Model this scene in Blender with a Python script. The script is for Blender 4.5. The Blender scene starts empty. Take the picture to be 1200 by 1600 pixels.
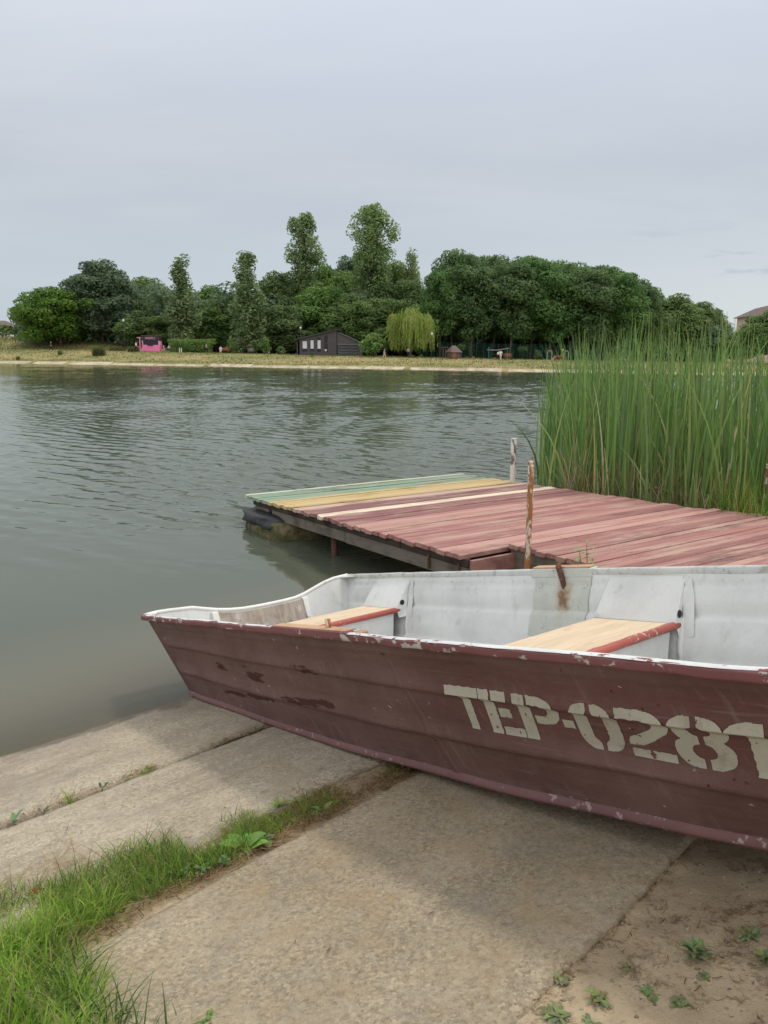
import bpy, math, random
import numpy as np
from mathutils import Vector, Matrix, noise as mnoise

random.seed(7)
rng = np.random.default_rng(7)
SC = bpy.context.scene
COL = SC.collection
PI = math.pi

# ------------------------------------------------------------------ camera
H = 2.0                                   # eye height above the water (z = 0)
FPX = 1170.0                              # focal length in photo pixels (1200 x 1600)
PITCH = math.atan((800 - 555) / FPX)
ROLL = math.radians(0.7)
_f = Vector((0, math.cos(PITCH), -math.sin(PITCH)))
_u0 = Vector((0, math.sin(PITCH), math.cos(PITCH)))
_r0 = Vector((1, 0, 0))
_r = _r0 * math.cos(ROLL) + _u0 * math.sin(ROLL)
_u = _u0 * math.cos(ROLL) - _r0 * math.sin(ROLL)
cd = bpy.data.cameras.new('camera')
cam = bpy.data.objects.new('camera', cd)
COL.objects.link(cam)
cd.sensor_fit = 'VERTICAL'
cd.sensor_height = 36.0
cd.sensor_width = 27.0
cd.lens = FPX / 1600 * 36.0
cd.clip_start = 0.05
cd.clip_end = 6000
M = Matrix((( _r.x, _u.x, -_f.x, 0), (_r.y, _u.y, -_f.y, 0), (_r.z, _u.z, -_f.z, H), (0, 0, 0, 1)))
cam.matrix_world = M
SC.camera = cam

# ------------------------------------------------------------------ sun, sky, exposure
SUN_DIR = Vector((0.42, 0.39, 1.17)).normalized()      # towards the sun
sl = bpy.data.lights.new('sun', 'SUN')
sl.energy = 1.55
sl.angle = math.radians(6.5)
sl.color = (1.0, 0.94, 0.85)
so = bpy.data.objects.new('sun', sl)
COL.objects.link(so)
so.location = (20, 20, 60)
so.rotation_euler = SUN_DIR.to_track_quat('Z', 'Y').to_euler()
SC.view_settings.view_transform = 'Standard'
SC.view_settings.look = 'None'
SC.view_settings.exposure = 0.0
SC.view_settings.gamma = 1.0
SC.view_settings.use_curve_mapping = False
SC.cycles.use_denoising = True
SC.cycles.denoising_input_passes = 'RGB_ALBEDO_NORMAL'
SC.cycles.denoising_prefilter = 'ACCURATE'


class Gr:
    """small helper for building node trees"""
    def __init__(self, nt):
        self.nt = nt
        nt.nodes.clear()

    def n(self, typ, ins=None, **props):
        nd = self.nt.nodes.new(typ)
        for k, v in props.items():
            setattr(nd, k, v)
        if ins:
            for k, v in ins.items():
                s = nd.inputs[k]
                if isinstance(v, bpy.types.NodeSocket):
                    self.nt.links.new(v, s)
                else:
                    s.default_value = v
        return nd

    def obj(self):
        return self.n('ShaderNodeTexCoord').outputs['Object']

    def mapping(self, vec, loc=(0, 0, 0), rot=(0, 0, 0), scale=(1, 1, 1)):
        return self.n('ShaderNodeMapping', {'Vector': vec, 'Location': loc, 'Rotation': rot, 'Scale': scale}).outputs[0]

    def noise(self, scale, detail=4, rough=0.55, vec=None, dist=0.0):
        i = {'Scale': scale, 'Detail': detail, 'Roughness': rough, 'Distortion': dist}
        if vec is not None:
            i['Vector'] = vec
        return self.n('ShaderNodeTexNoise', i).outputs['Fac']

    def voro(self, scale, vec=None, feature='F1', out='Distance', rand=1.0):
        i = {'Scale': scale, 'Randomness': rand}
        if vec is not None:
            i['Vector'] = vec
        return self.n('ShaderNodeTexVoronoi', i, feature=feature).outputs[out]

    def ramp(self, fac, stops, interp='LINEAR'):
        nd = self.n('ShaderNodeValToRGB', {'Fac': fac})
        cr = nd.color_ramp
        cr.interpolation = interp
        while len(cr.elements) < len(stops):
            cr.elements.new(0.5)
        for e, (p, c) in zip(cr.elements, stops):
            e.position = p
            if not isinstance(c, (tuple, list)):
                c = (c, c, c)
            e.color = (c[0], c[1], c[2], 1)
        return nd.outputs['Color']

    def mix(self, fac, a, b, blend='MIX'):
        nd = self.n('ShaderNodeMix', data_type='RGBA', blend_type=blend)
        for idx, v in ((0, fac), (6, a), (7, b)):
            s = nd.inputs[idx]
            if isinstance(v, bpy.types.NodeSocket):
                self.nt.links.new(v, s)
            elif idx == 0:
                s.default_value = v
            else:
                s.default_value = (v[0], v[1], v[2], 1)
        return nd.outputs[2]

    def math(self, op, a, b=0.0, c=0.0, clamp=False):
        nd = self.n('ShaderNodeMath', operation=op, use_clamp=clamp)
        for idx, v in ((0, a), (1, b), (2, c)):
            if isinstance(v, bpy.types.NodeSocket):
                self.nt.links.new(v, nd.inputs[idx])
            else:
                nd.inputs[idx].default_value = v
        return nd.outputs[0]

    def maprange(self, v, a, b, c=0.0, d=1.0, smooth=True):
        nd = self.n('ShaderNodeMapRange', {'Value': v, 'From Min': a, 'From Max': b, 'To Min': c, 'To Max': d})
        nd.interpolation_type = 'SMOOTHSTEP' if smooth else 'LINEAR'
        return nd.outputs[0]

    def dot(self, vec, d):
        nd = self.n('ShaderNodeVectorMath', operation='DOT_PRODUCT')
        self.nt.links.new(vec, nd.inputs[0])
        nd.inputs[1].default_value = d
        return nd.outputs['Value']

    def bump(self, h, strength=0.5, dist=0.01, normal=None):
        i = {'Height': h, 'Strength': strength, 'Distance': dist}
        if normal is not None:
            i['Normal'] = normal
        return self.n('ShaderNodeBump', i).outputs[0]

    def attr(self, name, out='Color'):
        return self.n('ShaderNodeAttribute', attribute_name=name).outputs[out]

    def principled(self, color, rough=0.8, normal=None, spec=0.3, metal=0.0):
        i = {'Base Color': color if isinstance(color, bpy.types.NodeSocket) else (color[0], color[1], color[2], 1),
             'Roughness': rough, 'Specular IOR Level': spec, 'Metallic': metal}
        if normal is not None:
            i['Normal'] = normal
        return self.n('ShaderNodeBsdfPrincipled', i).outputs[0]

    def out(self, surf):
        o = self.n('ShaderNodeOutputMaterial')
        self.nt.links.new(surf, o.inputs['Surface'])


def material(name):
    m = bpy.data.materials.new(name)
    m.use_nodes = True
    return m, Gr(m.node_tree)


# world: Nishita sky behind an almost closed, pale grey layer of cloud
w = bpy.data.worlds.new('World')
SC.world = w
w.use_nodes = True
g = Gr(w.node_tree)
sky = g.n('ShaderNodeTexSky', sky_type='NISHITA', sun_disc=False)
sky.sun_elevation = math.asin(SUN_DIR.z)
sky.sun_rotation = math.atan2(SUN_DIR.x, SUN_DIR.y)
sky.air_density = 1.0
sky.dust_density = 2.0
gen = g.n('ShaderNodeTexCoord').outputs['Generated']
sep = g.n('ShaderNodeSeparateXYZ', {'Vector': gen})
zc = g.math('MAXIMUM', sep.outputs[2], 0.0)
den = g.math('ADD', zc, 0.16)
pl = g.n('ShaderNodeCombineXYZ', {'X': g.math('DIVIDE', sep.outputs[0], den), 'Y': g.math('DIVIDE', sep.outputs[1], den), 'Z': 0.0}).outputs[0]
pl2 = g.mapping(pl, loc=(3.1, 1.7, 0), rot=(0, 0, 0.35), scale=(0.55, 1.25, 1))
n1 = g.noise(0.9, 5, 0.5, pl2, 0.6)
n2 = g.noise(3.2, 5, 0.55, g.mapping(pl, loc=(0.4, 5.1, 0), rot=(0, 0, 0.2), scale=(0.5, 1.4, 1)), 0.3)
cl = g.ramp(g.math('ADD', g.math('MULTIPLY', n1, 0.75), g.math('MULTIPLY', n2, 0.25)),
            [(0.34, (5.45, 5.95, 6.65)), (0.5, (5.75, 6.2, 6.85)), (0.66, (6.2, 6.6, 7.15))])
zen = g.maprange(zc, 0.22, 1.0, 1.0, 2.1, False)
cl = g.n('ShaderNodeVectorMath', {0: cl, 'Scale': zen}, operation='SCALE').outputs[0]
cl = g.mix(g.maprange(zc, 0.5, 0.95), cl, (13.2, 12.9, 12.4))
hz = g.maprange(zc, 0.0, 0.24, 1.0, 0.0)
cl = g.mix(g.math('MULTIPLY', hz, 0.6), cl, (5.5, 6.5, 7.0))
# a brighter break low on the right, and small dark scraps of cloud in front of it
rt = g.maprange(g.dot(gen, (0.62, 0.78, 0.0)), 0.80, 1.0, 0.0, 1.0)
lowr = g.math('MULTIPLY', rt, g.maprange(zc, 0.02, 0.2, 1.0, 0.0))
cl = g.mix(g.math('MULTIPLY', lowr, 0.8), cl, (7.3, 7.75, 7.8))
scr = g.noise(2.6, 6, 0.6, g.mapping(gen, loc=(0.3, 0.1, 0.62), scale=(1.6, 1.6, 9.0)), 0.2)
scm = g.math('MULTIPLY', g.maprange(scr, 0.555, 0.62), g.math('MULTIPLY', g.maprange(zc, 0.05, 0.09), g.maprange(zc, 0.17, 0.12)))
cl = g.mix(g.math('MULTIPLY', scm, g.math('MULTIPLY', rt, 0.6)), cl, (4.3, 5.0, 5.9))
# added fill: unseen sky behind the camera, brightened to light trees and near hull
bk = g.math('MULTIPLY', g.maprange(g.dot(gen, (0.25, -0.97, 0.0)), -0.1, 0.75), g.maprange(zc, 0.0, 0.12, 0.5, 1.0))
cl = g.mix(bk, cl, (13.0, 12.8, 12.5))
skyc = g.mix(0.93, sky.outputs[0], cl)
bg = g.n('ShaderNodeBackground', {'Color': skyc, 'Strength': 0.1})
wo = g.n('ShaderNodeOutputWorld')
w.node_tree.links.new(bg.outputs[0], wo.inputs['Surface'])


# ------------------------------------------------------------------ helpers
def at(px, py, Y):
    """the point on the plane y = Y that the photo shows at pixel (px, py)"""
    d = _f + _r * ((px - 600) / FPX) - _u * ((py - 800) / FPX)
    t = Y / d.y
    return Vector((d.x * t, Y, H + d.z * t))


def tag(o, label=None, cat=None, group=None, kind=None):
    if label: o['label'] = label
    if cat: o['category'] = cat
    if group: o['group'] = group
    if kind: o['kind'] = kind
    return o


def empty(name, loc=(0, 0, 0), rz=0.0, mw=None):
    o = bpy.data.objects.new(name, None)
    COL.objects.link(o)
    o.empty_display_size = 0.2
    if mw is not None:
        o.matrix_world = mw
    else:
        o.location = loc
        o.rotation_euler = (0, 0, rz)
    return o


def link(name, me, mats, parent=None, smooth=False):
    o = bpy.data.objects.new(name, me)
    COL.objects.link(o)
    if mats is not None:
        for m in (mats if isinstance(mats, (list, tuple)) else [mats]):
            me.materials.append(m)
    if parent is not None:
        o.parent = parent
    if smooth:
        me.polygons.foreach_set('use_smooth', [True] * len(me.polygons))
    return o


def np_mesh(name, V, Fq, mi=None, cols=None, smooth=False):
    """mesh from numpy arrays: V (n,3), Fq (m,4) or (m,3)"""
    me = bpy.data.meshes.new(name)
    V = np.asarray(V, dtype=np.float32)
    Fq = np.asarray(Fq, dtype=np.int32)
    k = Fq.shape[1]
    me.vertices.add(len(V))
    me.vertices.foreach_set('co', V.ravel())
    me.loops.add(Fq.size)
    me.loops.foreach_set('vertex_index', Fq.ravel())
    me.polygons.add(len(Fq))
    me.polygons.foreach_set('loop_start', np.arange(0, Fq.size, k, dtype=np.int32))
    if mi is not None:
        me.polygons.foreach_set('material_index', np.asarray(mi, dtype=np.int32))
    if smooth:
        me.polygons.foreach_set('use_smooth', np.ones(len(Fq), dtype=bool))
    me.update(calc_edges=True)
    if cols is not None:
        ca = me.color_attributes.new('tint', 'FLOAT_COLOR', 'POINT')
        c4 = np.ones((len(V), 4), dtype=np.float32)
        c4[:, :3] = cols
        ca.data.foreach_set('color', c4.ravel())
    me.validate()
    return me


class MB:
    """collects boxes, tubes and grids into one mesh"""
    def __init__(self):
        self.v, self.f, self.c = [], [], []

    def add(self, vs, fs, col=(1, 1, 1)):
        b = len(self.v)
        self.v += [tuple(p) for p in vs]
        self.c += [col] * len(vs)
        self.f += [tuple(i + b for i in q) for q in fs]

    def hexa(self, p, col=(1, 1, 1)):
        """8 corners: bottom ring 0-3, top ring 4-7 (counter-clockwise from above)"""
        self.add(p, [(3, 2, 1, 0), (4, 5, 6, 7), (0, 1, 5, 4), (1, 2, 6, 5), (2, 3, 7, 6), (3, 0, 4, 7)], col)

    def box(self, x0, x1, y0, y1, z0, z1, col=(1, 1, 1)):
        self.hexa([(x0, y0, z0), (x1, y0, z0), (x1, y1, z0), (x0, y1, z0), (x0, y0, z1), (x1, y0, z1), (x1, y1, z1), (x0, y1, z1)], col)

    def tube(self, pts, rad, seg=8, col=(1, 1, 1), caps=True):
        pts = [Vector(p) for p in pts]
        if not isinstance(rad, (list, tuple)):
            rad = [rad] * len(pts)
        vs, fs = [], []
        ref = None
        for i, p in enumerate(pts):
            t = (pts[min(i + 1, len(pts) - 1)] - pts[max(i - 1, 0)])
            t = t.normalized() if t.length > 1e-9 else Vector((0, 0, 1))
            if ref is None:
                ref = t.orthogonal().normalized()
            ref = (ref - t * ref.dot(t))
            ref = ref.normalized() if ref.length > 1e-6 else t.orthogonal().normalized()
            bn = t.cross(ref)
            for k in range(seg):
                an = 2 * PI * k / seg
                vs.append(p + (ref * math.cos(an) + bn * math.sin(an)) * rad[i])
        for i in range(len(pts) - 1):
            for k in range(seg):
                a, b = i * seg + k, i * seg + (k + 1) % seg
                fs.append((a, b, b + seg, a + seg))
        if caps:
            fs.append(tuple(reversed(range(seg))))
            fs.append(tuple(range((len(pts) - 1) * seg, len(pts) * seg)))
        self.add(vs, fs, col)

    def grid(self, P, col=(1, 1, 1), flip=False):
        nr, nc = len(P), len(P[0])
        vs = [q for r in P for q in r]
        fs = []
        for i in range(nr - 1):
            for j in range(nc - 1):
                q = (i * nc + j, i * nc + j + 1, (i + 1) * nc + j + 1, (i + 1) * nc + j)
                fs.append(tuple(reversed(q)) if flip else q)
        self.add(vs, fs, col)

    def build(self, name, mat, parent=None, smooth=False, bevel=0.0):
        me = bpy.data.meshes.new(name)
        me.from_pydata(self.v, [], self.f)
        ca = me.color_attributes.new('tint', 'FLOAT_COLOR', 'POINT')
        c4 = np.ones((len(self.v), 4), dtype=np.float32)
        c4[:, :3] = np.array(self.c, dtype=np.float32).reshape(-1, 3)
        ca.data.foreach_set('color', c4.ravel())
        me.update()
        o = link(name, me, mat, parent, smooth)
        if bevel > 0:
            b = o.modifiers.new('bevel', 'BEVEL')
            b.width = bevel
            b.segments = 2
            b.limit_method = 'ANGLE'
        return o


def copy_tree(o, parent=None):
    c = o.copy()
    COL.objects.link(c)
    if parent is not None:
        c.parent = parent
    for ch in list(o.children):
        copy_tree(ch, c)
    return c


# ------------------------------------------------------------------ lie of the land
# near bank: a concrete ramp; u runs uphill from the waterline, s along the shore
B0 = Vector((-1.131, 4.141, 0))
UH = Vector((math.cos(math.radians(47.3)), -math.sin(math.radians(47.3)), 0))
SH = Vector((math.sin(math.radians(47.3)), math.cos(math.radians(47.3)), 0))
TAN = math.tan(math.radians(13))


def us(u, s, dz=0.0):
    p = B0 + UH * u + SH * s
    return Vector((p.x, p.y, u * TAN + dz))


# far shore line (at the waterline) and its direction
FS0 = at(0, 567, 10); FS0 = Vector((0, 0, H)) + (FS0 - Vector((0, 0, H))) * (H / (H - FS0.z))
FS1 = at(900, 582, 10); FS1 = Vector((0, 0, H)) + (FS1 - Vector((0, 0, H))) * (H / (H - FS1.z))
FT = (FS1 - FS0).normalized()
FN = Vector((-FT.y, FT.x, 0))


def far_e(x, y):
    return (x - FS0.x) * FN.x + (y - FS0.y) * FN.y


def sstep(a, b, x):
    t = np.clip((x - a) / (b - a), 0, 1)
    return t * t * (3 - 2 * t)


def ground_np(X, Y):
    u = (X - B0.x) * UH.x + (Y - B0.y) * UH.y
    e = far_e(X, Y)
    zn = np.where(u < 4.0, u * TAN, 4.0 * TAN + 0.35 * (1 - np.exp(-(np.maximum(u, 4.0) - 4.0) * TAN / 0.35)))
    zp = np.clip(1.72 - 0.0085 * X, 1.35, 2.6)
    b = sstep(0, 2.0, e) * 0.42 + sstep(1.5, 17, e) * (zp - 0.42) + sstep(20.5, 31, e) * np.clip((-33 - X) / 40, 0, 1) * 2.3 + np.maximum(e - 40, 0) * 0.004
    zf = np.where(e < 0, e * 0.25, b)
    return np.maximum(np.maximum(zn, -1.9), zf)


def gz(x, y):
    return float(ground_np(np.array([x]), np.array([y]))[0])


# ------------------------------------------------------------------ materials
MT = {}


def add_mat(name, fn):
    m, g = material(name)
    fn(g)
    MT[name] = m
    return m


def concrete(base, light, dark, stain, streak):
    def fn(g):
        v = g.obj()
        ang = math.radians(90 - 47.3)
        vs_ = g.mapping(v, rot=(0, 0, -ang), scale=(1, 1, 1))
        big = g.noise(1.6, 5, 0.6, v)
        fine = g.noise(90, 6, 0.75, v)
        med = g.noise(14, 5, 0.65, v)
        gr1 = g.noise(48, 8, 0.82, v)
        gr2 = g.noise(130, 5, 0.75, g.mapping(v, loc=(3, 7, 1)))
        pebv = gr1
        c = g.mix(g.maprange(big, 0.35, 0.65), base, light)
        c = g.mix(g.math('MULTIPLY', g.maprange(med, 0.46, 0.66), 0.45), c, stain)
        cell = g.n('ShaderNodeSeparateColor', {'Color': g.voro(120, g.mapping(v, loc=(0.3, 0.2, 0.1)), out='Color')}).outputs
        cm = g.maprange(g.noise(5.0, 4, 0.6, g.mapping(v, loc=(8, 1, 2))), 0.35, 0.6, 0.35, 1.0)
        c = g.mix(g.math('MULTIPLY', cm, 0.62), c, g.mix(1.0, c, g.ramp(cell[0], [(0.0, 0.52), (0.35, 0.86), (0.7, 1.06), (1.0, (1.55, 1.5, 1.42))]), 'MULTIPLY'))
        c = g.mix(g.math('MULTIPLY', g.maprange(gr1, 0.51, 0.60), 0.55), c, light)
        c = g.mix(g.math('MULTIPLY', g.maprange(gr1, 0.485, 0.40), 0.55), c, dark)
        c = g.mix(g.math('MULTIPLY', g.maprange(gr2, 0.60, 0.70), 0.55), c, (0.60, 0.53, 0.42))
        c = g.mix(g.math('MULTIPLY', g.maprange(gr2, 0.40, 0.30), 0.6), c, dark)
        gr3 = g.noise(320, 3, 0.7, g.mapping(v, loc=(1, 2, 3)))
        c = g.mix(g.math('MULTIPLY', g.maprange(gr3, 0.54, 0.68), 0.6), c, light)
        c = g.mix(g.math('MULTIPLY', g.maprange(gr3, 0.46, 0.32), 0.7), c, dark)
        lg = g.noise(4.5, 5, 0.7, g.mapping(v, loc=(2, 4, 6)))
        c = g.mix(g.math('MULTIPLY', g.maprange(lg, 0.52, 0.66), 0.45), c, stain)
        c = g.mix(g.math('MULTIPLY', g.maprange(lg, 0.46, 0.34), 0.35), c, (0.25, 0.225, 0.19))
        if streak > 0:
            st = g.noise(1.0, 5, 0.6, g.mapping(vs_, scale=(0.8, 4.2, 1)))
            c = g.mix(g.math('MULTIPLY', g.maprange(st, 0.47, 0.66), streak), c, dark)
            # brown, damp band next to the water
            u = g.math('SUBTRACT', g.dot(v, tuple(UH)), B0.dot(UH))
            damp = g.math('ADD', u, g.math('MULTIPLY', g.math('SUBTRACT', g.noise(2.3, 5, 0.65, vs_), 0.5), 0.5))
            c = g.mix(g.math('MULTIPLY', g.maprange(damp, 0.09, 0.0), 0.75), c, (0.10, 0.088, 0.066))
            c = g.mix(g.math('MULTIPLY', g.maprange(damp, 0.5, 0.15), 0.30), c, (0.19, 0.155, 0.13))
        h = g.math('ADD', g.math('MULTIPLY', fine, 0.8), g.math('ADD', g.math('MULTIPLY', pebv, 0.35), g.math('MULTIPLY', med, 0.9)))
        nrm = g.bump(h, 0.9, 0.007)
        g.out(g.principled(c, 0.93, nrm, 0.2))
    return fn


add_mat('concrete_pale', concrete((0.385, 0.335, 0.255), (0.50, 0.44, 0.34), (0.22, 0.19, 0.15), (0.32, 0.265, 0.185), 0.5))
add_mat('concrete_aggregate', concrete((0.305, 0.255, 0.178), (0.42, 0.355, 0.255), (0.165, 0.138, 0.104), (0.35, 0.265, 0.155), 0.0))


def ground_fn(g):
    v = g.obj()
    t = g.attr('tint')
    sc = g.n('ShaderNodeSeparateColor', {'Color': t})
    r_, gr_, b_ = sc.outputs[0], sc.outputs[1], sc.outputs[2]      # r: near dirt, g: far grass, b: lake bed
    a = g.noise(3.0, 6, 0.65, v)
    b = g.noise(40, 6, 0.75, v)
    c2 = g.noise(140, 4, 0.7, v)
    dirt = g.mix(g.maprange(a, 0.34, 0.64), (0.32, 0.25, 0.165), (0.48, 0.385, 0.26))
    db = g.noise(7.0, 6, 0.75, g.mapping(v, loc=(4, 2, 0)))
    dirt = g.mix(g.math('MULTIPLY', g.maprange(db, 0.50, 0.62), g.maprange(b, 0.40, 0.56)), dirt, (0.155, 0.105, 0.065))
    dirt = g.mix(g.math('MULTIPLY', g.maprange(b, 0.54, 0.66), 0.4), dirt, (0.17, 0.12, 0.08))
    dirt = g.mix(g.math('MULTIPLY', g.maprange(c2, 0.56, 0.70), 0.6), dirt, (0.46, 0.36, 0.24))
    dirt = g.mix(g.math('MULTIPLY', g.maprange(c2, 0.40, 0.30), 0.5), dirt, (0.11, 0.08, 0.05))
    ga = g.noise(0.16, 5, 0.65, g.mapping(v, scale=(0.35, 1.0, 1)))
    gb = g.noise(1.6, 6, 0.75, v)
    grass = g.mix(g.maprange(ga, 0.40, 0.62), (0.30, 0.255, 0.12), (0.15, 0.18, 0.065))
    grass = g.mix(g.maprange(gb, 0.48, 0.70), grass, (0.39, 0.315, 0.165))
    grass = g.mix(g.math('MULTIPLY', g.maprange(gb, 0.42, 0.30), 0.7), grass, (0.11, 0.13, 0.045))
    mud = g.mix(a, (0.10, 0.085, 0.05), (0.17, 0.14, 0.085))
    col = g.mix(r_, grass, dirt)
    col = g.mix(b_, col, mud)
    h = g.math('ADD', b, g.math('MULTIPLY', c2, 0.5))
    g.out(g.principled(col, 0.95, g.bump(h, 0.7, 0.012), 0.15))


add_mat('ground', ground_fn)


def strip_fn(g):
    v = g.obj()
    a = g.noise(0.6, 6, 0.7, v)
    c = g.mix(g.maprange(a, 0.4, 0.62), (0.50, 0.43, 0.32), (0.33, 0.275, 0.19))
    g.out(g.principled(c, 0.9, None, 0.2))


add_mat('shore_concrete', strip_fn)


def path_fn(g):
    v = g.obj()
    a = g.noise(0.8, 6, 0.7, v)
    g.out(g.principled(g.mix(a, (0.33, 0.25, 0.16), (0.47, 0.39, 0.27)), 0.95, None, 0.1))


add_mat('path_dust', path_fn)


def water_fn(g):
    v = g.obj()
    u = g.math('SUBTRACT', g.dot(v, tuple(UH)), B0.dot(UH))          # negative over the lake
    off = g.math('MULTIPLY', u, -1.0)
    rot = math.atan2(0.6, 0.8)
    dx = g.n('ShaderNodeSeparateXYZ', {'Vector': v})
    r2 = g.noise(1.0, 3, 0.55, g.mapping(v, rot=(0, 0, rot - 0.25), loc=(3, 1, 0), scale=(3.2, 8.0, 1)), 0.3)
    wam = g.attr('tint')
    amp = g.n('ShaderNodeSeparateColor', {'Color': wam}).outputs[0]
    nrm = g.bump(g.math('MULTIPLY', r2, amp), 1.0, 0.012)
    fres = g.n('ShaderNodeFresnel', {'IOR': 1.333, 'Normal': nrm}).outputs[0]
    gl = g.n('ShaderNodeBsdfGlossy', {'Color': (0.97, 0.975, 0.925, 1), 'Roughness': 0.03, 'Normal': nrm}).outputs[0]
    murk = g.mix(g.maprange(off, 0.3, 2.0), (0.140, 0.130, 0.092), (0.078, 0.092, 0.068))
    df = g.n('ShaderNodeBsdfDiffuse', {'Color': murk}).outputs[0]
    tr = g.n('ShaderNodeBsdfTransparent', {'Color': (0.80, 0.80, 0.62, 1)}).outputs[0]
    clear = g.math('MULTIPLY', g.math('POWER', 2.718, g.math('MULTIPLY', g.math('MAXIMUM', off, 0.0), -2.6)), 0.85)
    body = g.n('ShaderNodeMixShader', {0: clear, 1: df, 2: tr}).outputs[0]
    g.out(g.n('ShaderNodeMixShader', {0: fres, 1: body, 2: gl}).outputs[0])


add_mat('lake_water', water_fn)


def hull_paint(g):
    uv = g.n('ShaderNodeUVMap', uv_map='sv').outputs[0]
    sx = g.n('ShaderNodeSeparateXYZ', {'Vector': uv})
    s_, v_ = sx.outputs[0], sx.outputs[1]
    o = g.obj()
    big = g.noise(2.2, 5, 0.6, o)
    med = g.noise(17, 6, 0.7, o)
    fin = g.noise(120, 4, 0.7, o)
    c = g.mix(g.maprange(big, 0.35, 0.65), (0.112, 0.055, 0.050), (0.155, 0.085, 0.077))
    # fresher, redder paint in the band behind the number
    band = g.math('MULTIPLY', g.maprange(s_, 2.35, 2.75), g.math('MULTIPLY', g.maprange(v_, 0.38, 0.5), g.maprange(v_, 0.95, 0.8)))
    c = g.mix(g.math('MULTIPLY', band, g.maprange(med, 0.3, 0.62, 0.15, 0.7)), c, (0.122, 0.042, 0.041))
    c = g.mix(g.math('MULTIPLY', g.maprange(med, 0.53, 0.72), 0.4), c, (0.185, 0.115, 0.105))

    scr = g.noise(1.0, 5, 0.7, g.mapping(uv, loc=(2, 3, 0), scale=(2.6, 46, 1)), 0.3)
    c = g.mix(g.math('MULTIPLY', g.maprange(scr, 0.56, 0.70), 0.45), c, (0.22, 0.15, 0.14))
    c = g.mix(g.math('MULTIPLY', g.maprange(scr, 0.44, 0.30), 0.5), c, (0.075, 0.036, 0.034))
    drp = g.noise(1.0, 4, 0.65, g.mapping(uv, loc=(5, 1, 0), scale=(24, 2.2, 1)), 0.2)
    c = g.mix(g.math('MULTIPLY', g.maprange(drp, 0.56, 0.70), 0.35), c, (0.21, 0.16, 0.15))

    def blot(s0, s1, v0, v1, dv=0.0):
        vv = v_ if dv == 0 else g.math('SUBTRACT', v_, g.math('MULTIPLY', g.math('SUBTRACT', s_, s0), dv))
        a = g.math('MULTIPLY', g.maprange(s_, s0 - 0.10, s0 + 0.08), g.maprange(s_, s1 + 0.10, s1 - 0.08))
        b = g.math('MULTIPLY', g.maprange(vv, v0 - 0.05, v0 + 0.02), g.maprange(vv, v1 + 0.05, v1 - 0.02))
        return g.math('MULTIPLY', a, b)
    bn = g.noise(1.0, 5, 0.65, g.mapping(uv, scale=(8, 20, 1)), 0.9)
    bl = g.math('MAXIMUM', blot(1.02, 1.26, 0.44, 0.54), blot(0.68, 0.84, 0.48, 0.56))
    bl = g.math('MAXIMUM', bl, blot(0.55, 1.25, 0.185, 0.235, 0.14))
    bl = g.math('MAXIMUM', bl, blot(1.3, 1.82, 0.315, 0.375, 0.10))
    bl = g.math('MAXIMUM', bl, blot(1.58, 1.80, 0.62, 0.70))
    bl = g.math('MAXIMUM', bl, blot(1.02, 1.12, 0.5, 0.62))
    bmask = g.maprange(g.math('ADD', g.math('MULTIPLY', bl, 0.80), g.math('MULTIPLY', bn, 1.25)), 1.27, 1.36)
    c = g.mix(bmask, c, (0.050, 0.011, 0.010))
    # small chips of older paint and specks of bare metal
    spk = g.voro(26, o, out='Distance')
    spn = g.noise(2.6, 3, 0.6, g.mapping(o, loc=(4, 2, 1)))
    chip = g.math('MULTIPLY', g.maprange(g.math('ADD', spk, g.math('MULTIPLY', fin, 0.25)), 0.27, 0.19), g.maprange(spn, 0.47, 0.60))
    c = g.mix(chip, c, (0.075, 0.017, 0.016))
    spk2 = g.noise(34, 5, 0.6, g.mapping(o, loc=(9, 3, 7), scale=(0.7, 1, 1.3)))
    bare = g.math('MULTIPLY', g.maprange(spk2, 0.675, 0.70), g.maprange(spn, 0.45, 0.55))
    c = g.mix(bare, c, (0.42, 0.39, 0.35))
    # worn dusty foot
    foot = g.math('MULTIPLY', g.maprange(v_, 0.16, 0.0), g.maprange(med, 0.40, 0.6))
    c = g.mix(g.math('MULTIPLY', foot, 0.5), c, (0.19, 0.14, 0.125))
    foot2 = g.math('MULTIPLY', g.maprange(v_, 0.045, 0.0), g.maprange(fin, 0.40, 0.55))
    c = g.mix(g.math('MULTIPLY', foot2, 0.6), c, (0.12, 0.03, 0.03))
    h = g.math('ADD', g.math('MULTIPLY', fin, 0.5), g.math('ADD', g.math('MULTIPLY', med, 1.3), g.math('MULTIPLY', chip, -0.8)))
    g.out(g.principled(c, g.maprange(med, 0.3, 0.7, 0.50, 0.72), g.bump(h, 0.55, 0.004, g.bump(big, 0.25, 0.02)), 0.4))


add_mat('hull_maroon', hull_paint)


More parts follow.
